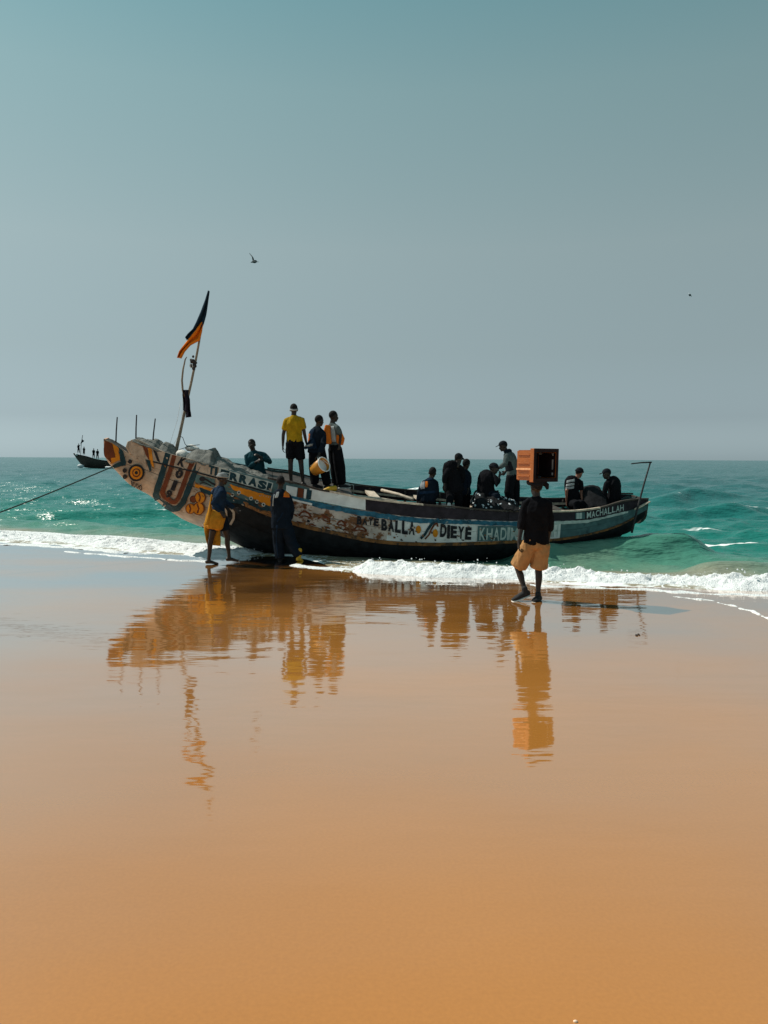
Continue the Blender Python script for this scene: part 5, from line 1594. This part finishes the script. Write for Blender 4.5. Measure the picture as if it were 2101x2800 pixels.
def sack(px, py, Y, rx, ry, rz, label, seed, rot=0.0):
    bm = bmesh.new()
    c = at(px, py, Y)
    s = Vector((math.cos(rot), 0, -math.sin(rot)))
    blob(bm, c, s, Y3, s.cross(Y3) * -1 if s.cross(Y3).z < 0 else s.cross(Y3), rx, ry, rz, 4)
    me = bm_mesh('sack', bm, True)
    P = np.array([v.co[:] for v in me.vertices])
    nn = np.array([v.normal[:] for v in me.vertices])
    P += nn * (fbm(P, 5, 4, 0.6, seed=seed) * 0.045)[:, None]
    me.vertices.foreach_set('co', P.astype(np.float32).ravel())
    return tag(link('sack', me, M_SACK), label, 'sack', 'white sacks on the bow')
sack(527, 1226, 16.95, 0.16, 0.16, 0.075, 'small white sack lying on top of the bow cargo beside the flagpole', 5, 0.1)
sack(500, 1246, 16.55, 0.14, 0.15, 0.10, 'round white sack wedged below the other one at the foot of the flagpole', 6, 0.4)

NET = drape('net_mound', [(1292, 1384), (1302, 1352), (1315, 1346), (1330, 1358), (1345, 1350), (1362, 1360), (1385, 1362), (1412, 1380)], [(1290, 1400), (1350, 1405), (1415, 1402)], 16.6, 17.9, M_NET, 'heap of dark wet net with pale floats filling the boat amidships', 'fishing net', 241, 0.06)
drape('engine_cover', [(1586, 1384), (1592, 1345), (1602, 1332), (1622, 1329), (1636, 1332), (1647, 1346), (1656, 1384)], [(1586, 1398), (1620, 1402), (1658, 1396)], 17.6, 18.9, M_NET, 'rounded black mound between the two men in the stern', 'covered heap', 261, 0.025)
# floats and fish boxes glinting on the net
M_FLOAT = mat('pale cork float', (0.50, 0.54, 0.56), 0.5, 0.2, 20)
rg = random.Random(12)
NETT = BVHTree.FromPolygons([v.co for v in NET.data.vertices], [tuple(p.vertices) for p in NET.data.polygons])
fo = []
for k in range(46):
    bm = bmesh.new()
    x = rg.uniform(1285, 1412); y = rg.uniform(1334, 1392)
    Yf = 16.6 + rg.random() * 0.5
    if y < 1352: Yf += 0.5
    d_ = ray(x, y).normalized()
    c, nn_, i_, t_ = NETT.ray_cast(EYE, d_)
    if c is None:
        c, nn_, i_, t_ = NETT.find_nearest(at(x, y, 17.1))
    dr = Vector((rg.uniform(-1, 1), rg.uniform(-1, 1), rg.uniform(-1, 1))).normalized()
    d, s_, u_ = basis(dr)
    blob(bm, c, s_, d, u_, rg.uniform(0.022, 0.042), rg.uniform(0.04, 0.08), rg.uniform(0.020, 0.032), 1)
    o = link('net_float', bm_mesh('net_float', bm, True), M_FLOAT)
    tag(o, 'pale float threaded into the dark wet net amidships', 'float', 'floats on the wet net')

M_BAMBOO = mat('bamboo', (0.20, 0.17, 0.13), 0.6, 0.3, 12, bump=0.4, bscale=30, spec=0.3)
M_BAMBOOD = mat('dark pole wood', (0.030, 0.030, 0.032), 0.7, 0.3, 12, spec=0.2)
Yp = 16.95
pole_px = [(478, 1250), (482, 1232), (490, 1196), (500, 1150), (512, 1095), (522, 1052), (533, 1000), (543, 945), (554, 880), (563, 832), (571, 797)]
fp = thing('flagpole', at(478, 1262, Yp), 'tall leaning bamboo flagpole lashed at the bow, forked halfway up', 'flagpole')
pp = [at(x, y, Yp) for x, y in pole_px]
tube_obj('pole', [at(474, 1275, Yp)] + pp, [0.042, 0.042, 0.040, 0.036, 0.033, 0.030, 0.027, 0.026, 0.024, 0.021, 0.018, 0.014], M_BAMBOO, fp)
tube_obj('side_pole', [at(x, y, Yp - 0.05) for x, y in ((506, 1085), (500, 1067), (498, 1040), (501, 1010), (507, 983), (511, 976))], [0.022, 0.022, 0.021, 0.019, 0.014, 0.009], M_BAMBOO, fp)
bm = bmesh.new()
for x, y, r_ in ((527, 988, .05), (532, 1000, .045), (524, 1000, .035), (536, 992, .03), (530, 1008, .035), (523, 978 + 6, .03), (529, 975, .025)):
    blob(bm, at(x, y, Yp - 0.03), X3, Y3, Z3, r_, r_ * .8, r_ * 0.9, 2)
remeshed('lashing', bm, 0.012, M_BAMBOOD, fp, smooth=1, wrinkle=0.012, wfreq=14)
for (x, y, l) in ((521, 990, 16), (527, 994, 10)):
    tube_obj('string', [at(x, y, Yp - 0.07), at(x - 1, y + l * .5, Yp - 0.07), at(x + 1, y + l, Yp - 0.07)], 0.008, M_FLOAT, fp, seg=5)
for pts in ([(491, 1192), (500, 1196), (507, 1215), (520, 1226)], [(470, 1240), (492, 1229), (522, 1219), (546, 1216)], [(467, 1232), (475, 1215), (486, 1196), (497, 1150), (500, 1090)], [(462, 1225), (470, 1198), (485, 1150), (494, 1100)]):
    tube_obj('stay_line', [at(x, y, Yp - 0.12) for x, y in pts], 0.007 if pts[0][0] > 469 else 0.004, M_FLOAT if pts[0][0] < 469 else M_BAMBOOD, fp, seg=5)

def rag(name, rows, Y, m, label, cat, amp=0.03, seed=1, parts=None, per=14):
    """A hanging cloth given by photo pixel rows (left x, right x, y) or explicit point pairs."""
    L = np.array([r[0] for r in rows], float); R = np.array([r[1] for r in rows], float)
    tt = np.linspace(0, 1, len(rows)); tq = np.linspace(0, 1, 40)
    V = []
    for t in tq:
        l = np.array([np.interp(t, tt, L[:, i]) for i in (0, 1)]); r_ = np.array([np.interp(t, tt, R[:, i]) for i in (0, 1)])
        for k in range(per):
            p = l + (r_ - l) * k / (per - 1)
            w = amp * math.sin(k / (per - 1) * 9 + t * 3 + seed) * min(1, np.linalg.norm(r_ - l) / 14)
            V.append(at(p[0], p[1], Y + w)[:])
    me = np_mesh(name, V, grid_faces(40, per))
    o = link(name, me, m)
    sm = o.modifiers.new('thickness', 'SOLIDIFY'); sm.thickness = 0.008
    if cat: tag(o, label, cat)
    elif label: o['label'] = label
    return o
o = rag('hanging_cloth', [((558, 1430), (601, 1430)), ((560, 1455), (602, 1456)), ((563, 1476), (604, 1480)), ((567, 1489), (604, 1493))], 15.06, C_OCHRE, None, None, 0.05, 3)
o.parent = SKIRT_CLOTH[0]; o.data.transform(Matrix.Translation(-SKIRT_CLOTH[1]))
o = rag('hanging_cloth', [((577, 1352), (582, 1352)), ((571, 1385), (579, 1385)), ((564, 1412), (588, 1408)), ((559, 1436), (592, 1432))], 14.84, C_OCHRE, None, None, 0.03, 6)
o.parent = SKIRT_CLOTH[0]; o.data.transform(Matrix.Translation(-SKIRT_CLOTH[1]))
o = rag('jacket_hem', [((847, 1202), (860, 1198)), ((838, 1214), (863, 1210)), ((828, 1228), (868, 1226))], 16.68, C_BLUE, None, None, 0.03, 4)
o.parent = JACKET_CLOTH[0]; o.data.transform(Matrix.Translation(-JACKET_CLOTH[1]))
o = rag('hem_band', [((836, 1217), (856, 1213)), ((832, 1222), (855, 1219))], 16.63, C_LIGHT, None, None, 0.02, 4)
o.parent = JACKET_CLOTH[0]; o.data.transform(Matrix.Translation(-JACKET_CLOTH[1]))
C_FLAGN = cloth('dark navy flag cloth', (0.008, 0.022, 0.038))
C_FLAGO = cloth('orange flag cloth', (0.62, 0.17, 0.012))
fl = thing('flag', at(570, 800, Yp), 'ragged navy and orange flag hanging from the top of the bow flagpole', 'flag')
for nm, rows, m, a in (
        ('navy_half', [((570, 794), (574, 797)), ((562, 820), (570, 826)), ((550, 852), (564, 862)), ((538, 880), (556, 890)), ((528, 900), (545, 898)), ((515, 912), (533, 908)), ((506, 922), (527, 918)), ((511, 930), (520, 926))], C_FLAGN, 0.03),
        ('orange_half', [((552, 880), (557, 884)), ((541, 894), (553, 906)), ((531, 906), (546, 931)), ((522, 920), (532, 938)), ((510, 936), (521, 944)), ((490, 960), (505, 962)), ((484, 978), (496, 980))], C_FLAGO, 0.05)):
    o = rag(nm, rows, Yp - 0.06, m, None, None, a, 2)
    o.parent = fl
    o.data.transform(Matrix.Translation(-fl.location))
rag('dark_cloth', [((500, 1066), (515, 1066)), ((499, 1080), (516, 1078)), ((501, 1100), (520, 1092)), ((501, 1122), (521, 1120)), ((509, 1126), (523, 1130)), ((509, 1142), (524, 1140))], Yp - 0.08, cloth('dark plum cloth', (0.014, 0.012, 0.020)), 'dark cloth knotted round the fork of the flagpole and hanging down', 'cloth', 0.05, 5)

for i, (x0, y0, x1, y1, l) in enumerate(((317, 1216, 321, 1141, 'thin upright stick standing on the spur of the bow, leftmost of three'), (372, 1206, 374, 1135, 'thin upright stick at the rounded top end of the bow, middle one of three'), (417, 1222, 425, 1145, 'thin upright stick in the bow net nearest the flagpole'))):
    o = tube_obj('stick', [at(x0, y0 + 6, 16.6), at((x0 + x1) / 2 - 0.5, (y0 + y1) / 2, 16.6), at(x1, y1, 16.6)], [0.016, 0.015, 0.013], M_BAMBOOD)
    tag(o, l, 'stick', 'sticks at the bow')

# mooring rope from the bow to the beach on the left
a = at(306, 1277, 16.3); b_ = gp(-1150, 1700, -0.02)
pts = []
for k in range(31):
    t = k / 30
    p = a.lerp(b_, t); p.z -= 0.28 * math.sin(math.pi * t)
    pts.append(p)
o = tube_obj('mooring_rope', [a + Vector((0.04, 0.05, 0.01))] + pts, 0.013, M_ROPE)
tag(o, 'taut dark green rope running from the bow to the left edge', 'rope')

# stern steering pole with its cross bar
sp_ = thing('steering_pole', at(1728, 1456, 17.55), 'thin dark pole standing at the stern with a bar across its top', 'pole')
tube_obj('pole', [at(1728, 1456, 17.55), at(1741, 1400, 17.6), at(1761, 1325, 17.7), at(1779, 1264, 17.8)], [0.026, 0.023, 0.020, 0.017], M_BAMBOOD, sp_)
tube_obj('cross_bar', [at(1782, 1264, 17.8), at(1755, 1265, 17.75), at(1727, 1268, 17.7)], [0.017, 0.016, 0.014], M_BAMBOOD, sp_)
# coil and boards lying on the stern deck
bm = bmesh.new()
for i in range(4):
    c = at(1716 + 3 * i, 1368 - 2.5 * i, 18.0)
    C = [c + Vector((math.cos(t) * 0.13, math.sin(t) * 0.13, 0.02 * math.sin(3 * t + i))) for t in np.linspace(0, 2 * math.pi, 21)]
    loft(bm, C, [0.022] * 21, seg=6)
remeshed('x', bm, 0.014, M_ROPE, None, smooth=1).name = 'rope_coil'
tag(bpy.data.objects['rope_coil'], 'coil of dark rope on the stern beside the pole', 'rope')
o = tube_obj('plank', [at(1690, 1372, 18.2), at(1730, 1362, 18.1), at(1772, 1372, 17.9)], [(0.07, 0.02)] * 3, M_WOOD)
tag(o, 'loose bleached plank lying across the stern', 'plank')
o = tube_obj('plank', [at(1738, 1392, 17.65), at(1776, 1372, 17.8)], [(0.05, 0.02)] * 2, M_WOOD)
tag(o, 'short pale plank sticking out of the stern end', 'plank')
# paddles and oars lying in the boat
o = tube_obj('oar', [at(976, 1357, 16.35), at(1040, 1364, 16.35), at(1085, 1371, 16.4)], [0.030, 0.028, 0.026], M_WOOD)
tag(o, 'pale oar lying along the near gunwale ahead of the seated man', 'oar')
o = tube_obj('oar', [at(1044, 1340, 17.6), at(1090, 1352, 17.3), at(1130, 1366, 17.0)], [0.034, 0.036, 0.038], M_WOOD)
tag(o, 'thick pale oar slanting across the boat to the seated man', 'oar')
o = tube_obj('boot', [at(886, 1343, 16.15), at(902, 1337, 16.2), at(918, 1335, 16.25)], [0.045, 0.055, 0.06], C_YBOOT)
tag(o, 'yellow rubber boot lying on the gunwale below the man in orange', 'boot')

# ---------------------------------------------------------------- far boat with its crew
FY = 150.0
def far_boat():
    root = thing('distant_boat', at(262, 1280, FY), 'dark distant fishing boat riding the sea behind the bow', 'boat')
    top = [(202, 1240), (212, 1243), (232, 1247), (254, 1254), (280, 1259), (306, 1262), (345, 1262)]
    bot = [(203, 1243), (210, 1254), (221, 1268), (232, 1278), (262, 1282), (300, 1283), (345, 1278)]
    V, F = [], []
    n = 30
    tx = np.linspace(0, 1, 7); q = np.linspace(0, 1, n)
    for side in (-1, 1):
        for i, t in enumerate(q):
            a = [np.interp(t, tx, [p[k] for p in top]) for k in (0, 1)]
            b_ = [np.interp(t, tx, [p[k] for p in bot]) for k in (0, 1)]
            w = 1.0 * math.sin(math.pi * min(1, 0.06 + t * 0.9)) ** 0.7
            for j in range(5):
                u = j / 4
                p = at(a[0] + (b_[0] - a[0]) * u, a[1] + (b_[1] - a[1]) * u, FY)
                V.append((p.x, p.y + side * w * (1 - u * u * 0.9), p.z))
    f1 = grid_faces(n, 5)
    F = [tuple(f) for f in f1] + [tuple(f[::-1] + n * 5) for f in f1]
    for i in range(n - 1):
        F.append((i * 5 + 4, (i + 1) * 5 + 4, n * 5 + (i + 1) * 5 + 4, n * 5 + i * 5 + 4))
        F.append((i * 5 + 1, n * 5 + i * 5 + 1, n * 5 + (i + 1) * 5 + 1, (i + 1) * 5 + 1))
    me = bpy.data.meshes.new('hull'); me.from_pydata(V, [], F)
    link('hull', me, M_DKWOOD, root)
    tube_obj('gunwale', [at(x, y, FY - 0.9) for x, y in top], 0.07, M_BLACK, root)
    tube_obj('mast', [at(221, 1243, FY), at(223, 1210, FY), at(226.5, 1190, FY)], 0.05, M_BAMBOOD, root, seg=6)
    tube_obj('bow_cloth', [at(207, 1243, FY - 1.0), at(211, 1243, FY - 1.0)], [0.16, 0.2], M_FLOAT, root)
    f = rag('flag', [((226, 1200), (227, 1204)), ((222, 1209), (231, 1204)), ((220, 1214), (229, 1208))], FY, C_FLAGN, 'small dark flag flying on the distant boat', 'flag', 0.1, 1, per=6)
    bm = bmesh.new(); blob(bm, at(221, 1274.5, FY - 1.6), X3, Y3, Z3, 0.62, 0.5, 0.36, 3)
    o = link('buoy', bm_mesh('buoy', bm, True), M_FLOAT); tag(o, 'white buoy floating at the bow of the distant boat', 'buoy')
    bm = bmesh.new(); loft(bm, [at(290, 1278, FY - 2), at(303, 1279, FY - 2), at(314, 1279, FY - 2)], [0.2, 0.25, 0.15], seg=8)
    o = link('wake_foam', bm_mesh('wake_foam', bm, True), FOAM); tag(o, 'white wash at the side of the distant boat', kind='stuff')
far_boat()
for (x, y0, y1, face, lab, arm) in (
        (215.5, 1212.5, 1240, (0.3, 1, 0), 'tiny figure at the prow of the distant boat holding the flag', (221, 1216)),
        (230, 1221.5, 1244, (1, 0, 0), 'tiny figure standing second from the prow of the distant boat', None),
        (256.5, 1226, 1253, (1, 0, 0), 'tiny figure amidships on the distant boat, left one of the close pair', None),
        (267, 1227.5, 1256, (1, 0, 0), 'tiny figure amidships on the distant boat, right one of the close pair', None)):
    h = y1 - y0
    J = dict(head=(x + 0.3, y0 + h * .07), neck=(x, y0 + h * .16), shL=(x - h * .10, y0 + h * .21), shR=(x + h * .10, y0 + h * .21), pelvis=(x, y0 + h * .5), hipL=(x - h * .05, y0 + h * .52), hipR=(x + h * .05, y0 + h * .52),
             elL=(x - h * .12, y0 + h * .36), wrL=(x - h * .08, y0 + h * .48), elR=(x + h * .13, y0 + h * .36), wrR=(x + h * .10, y0 + h * .48),
             knL=(x - h * .07, y0 + h * .74), anL=(x - h * .08, y0 + h * .97), knR=(x + h * .07, y0 + h * .74), anR=(x + h * .09, y0 + h * .97))
    if arm: J['elR'] = (x + h * .15, y0 + h * .16); J['wrR'] = arm
    person(lab, FY, J, face, group='crew of the distant boat', voxel=0.03, hands=False, top=C_BLACK, sleeve=1.8, hem=-0.1, bottom=C_BLACK, leg=1.8, wr=0.0, feet=False, build=1.05)

# ---------------------------------------------------------------- gulls
def gull(name, body_px, wings, Y, m, label):
    root = thing('gull', at(*body_px, Y), label, 'bird', 'gulls in the sky')
    bm = bmesh.new()
    x, y = body_px
    loft(bm, [at(x - 8.5, y + 2.4, Y), at(x - 5, y + 1.5, Y), at(x, y + 0.4, Y), at(x + 4, y, Y), at(x + 6.5, y, Y), at(x + 8.5, y + 0.5, Y)], [(.03, .015), (.045, .03), (.085, .075), (.075, .07), (.055, .055), (.012, .012)], seg=10, cap=0.5)
    link('body', bm_mesh('body', bm, True), m, root)
    for pts in wings:
        bm = bmesh.new()
        n = len(pts)
        loft(bm, [at(p[0], p[1], Y + p[2]) for p in pts], [(0.075 - 0.045 * i / (n - 1), 0.020 - 0.010 * i / (n - 1)) for i in range(n)], side=Vector((0.30, 0.95, 0.1)), seg=8, cap=0.3)
        link('wing', bm_mesh('wing', bm, True), m, root)
M_GULL = mat('dark gull plumage', (0.020, 0.040, 0.045), 0.8, 0.3, 8)
M_GULLW = mat('white gull plumage', (0.62, 0.68, 0.70), 0.8, 0.1, 8)
gull('gull', (695, 715), [[(694, 715, 0.05), (691.5, 704, 0.3), (688, 699, 0.5), (683, 693, 0.7)], [(695, 715, -0.05), (699, 715.5, -0.35), (706, 716, -0.8)]], 38.0, M_GULL, 'dark gull with one wing raised high, over the flag')
def small_gull():
    k = 60.0
    root = thing('gull', at(1887, 806, k), 'tiny pale gull far off in the sky at the right', 'bird', 'gulls in the sky')
    bm = bmesh.new(); loft(bm, [at(1884.5, 806, k), at(1887.5, 807, k), at(1890, 808, k)], [.05, .09, .03], seg=8)
    link('body', bm_mesh('body', bm, True), M_GULL, root)
    for a, b_ in (((1886, 806), (1884.5, 802.5)), ((1888, 807), (1891.5, 810.5))):
        bm = bmesh.new(); loft(bm, [at(*a, k), at(*b_, k + 0.2)], [(.10, .02), (.06, .012)], side=Vector((.6, .8, 0)), seg=6)
        link('wing', bm_mesh('wing', bm, True), M_GULLW, root)
small_gull()

# ---------------------------------------------------------------- small things on the sand
M_SHELL = mat('bleached shell', (0.72, 0.52, 0.38), 0.6, 0.1, 40)
p = gp(1574, 2795); bm = bmesh.new()
blob(bm, p + Vector((0, 0, 0.003)), X3, Y3, Z3, 0.0085, 0.006, 0.005, 2)
tag(link('shell', bm_mesh('shell', bm, True), M_SHELL), 'small pale shell on the sand at the bottom edge', 'shell')
p = gp(1743, 1738); bm = bmesh.new()
for k in range(6):
    blob(bm, p + Vector((random.uniform(-.03, .03), random.uniform(-.04, .04), 0.008)), X3, Y3, Z3, random.uniform(.008, .02), .012, .010, 1)
tag(link('seaweed', bm_mesh('seaweed', bm, True), M_BAMBOOD), 'small dark scrap of weed lying on the wet sand at the right', 'seaweed')
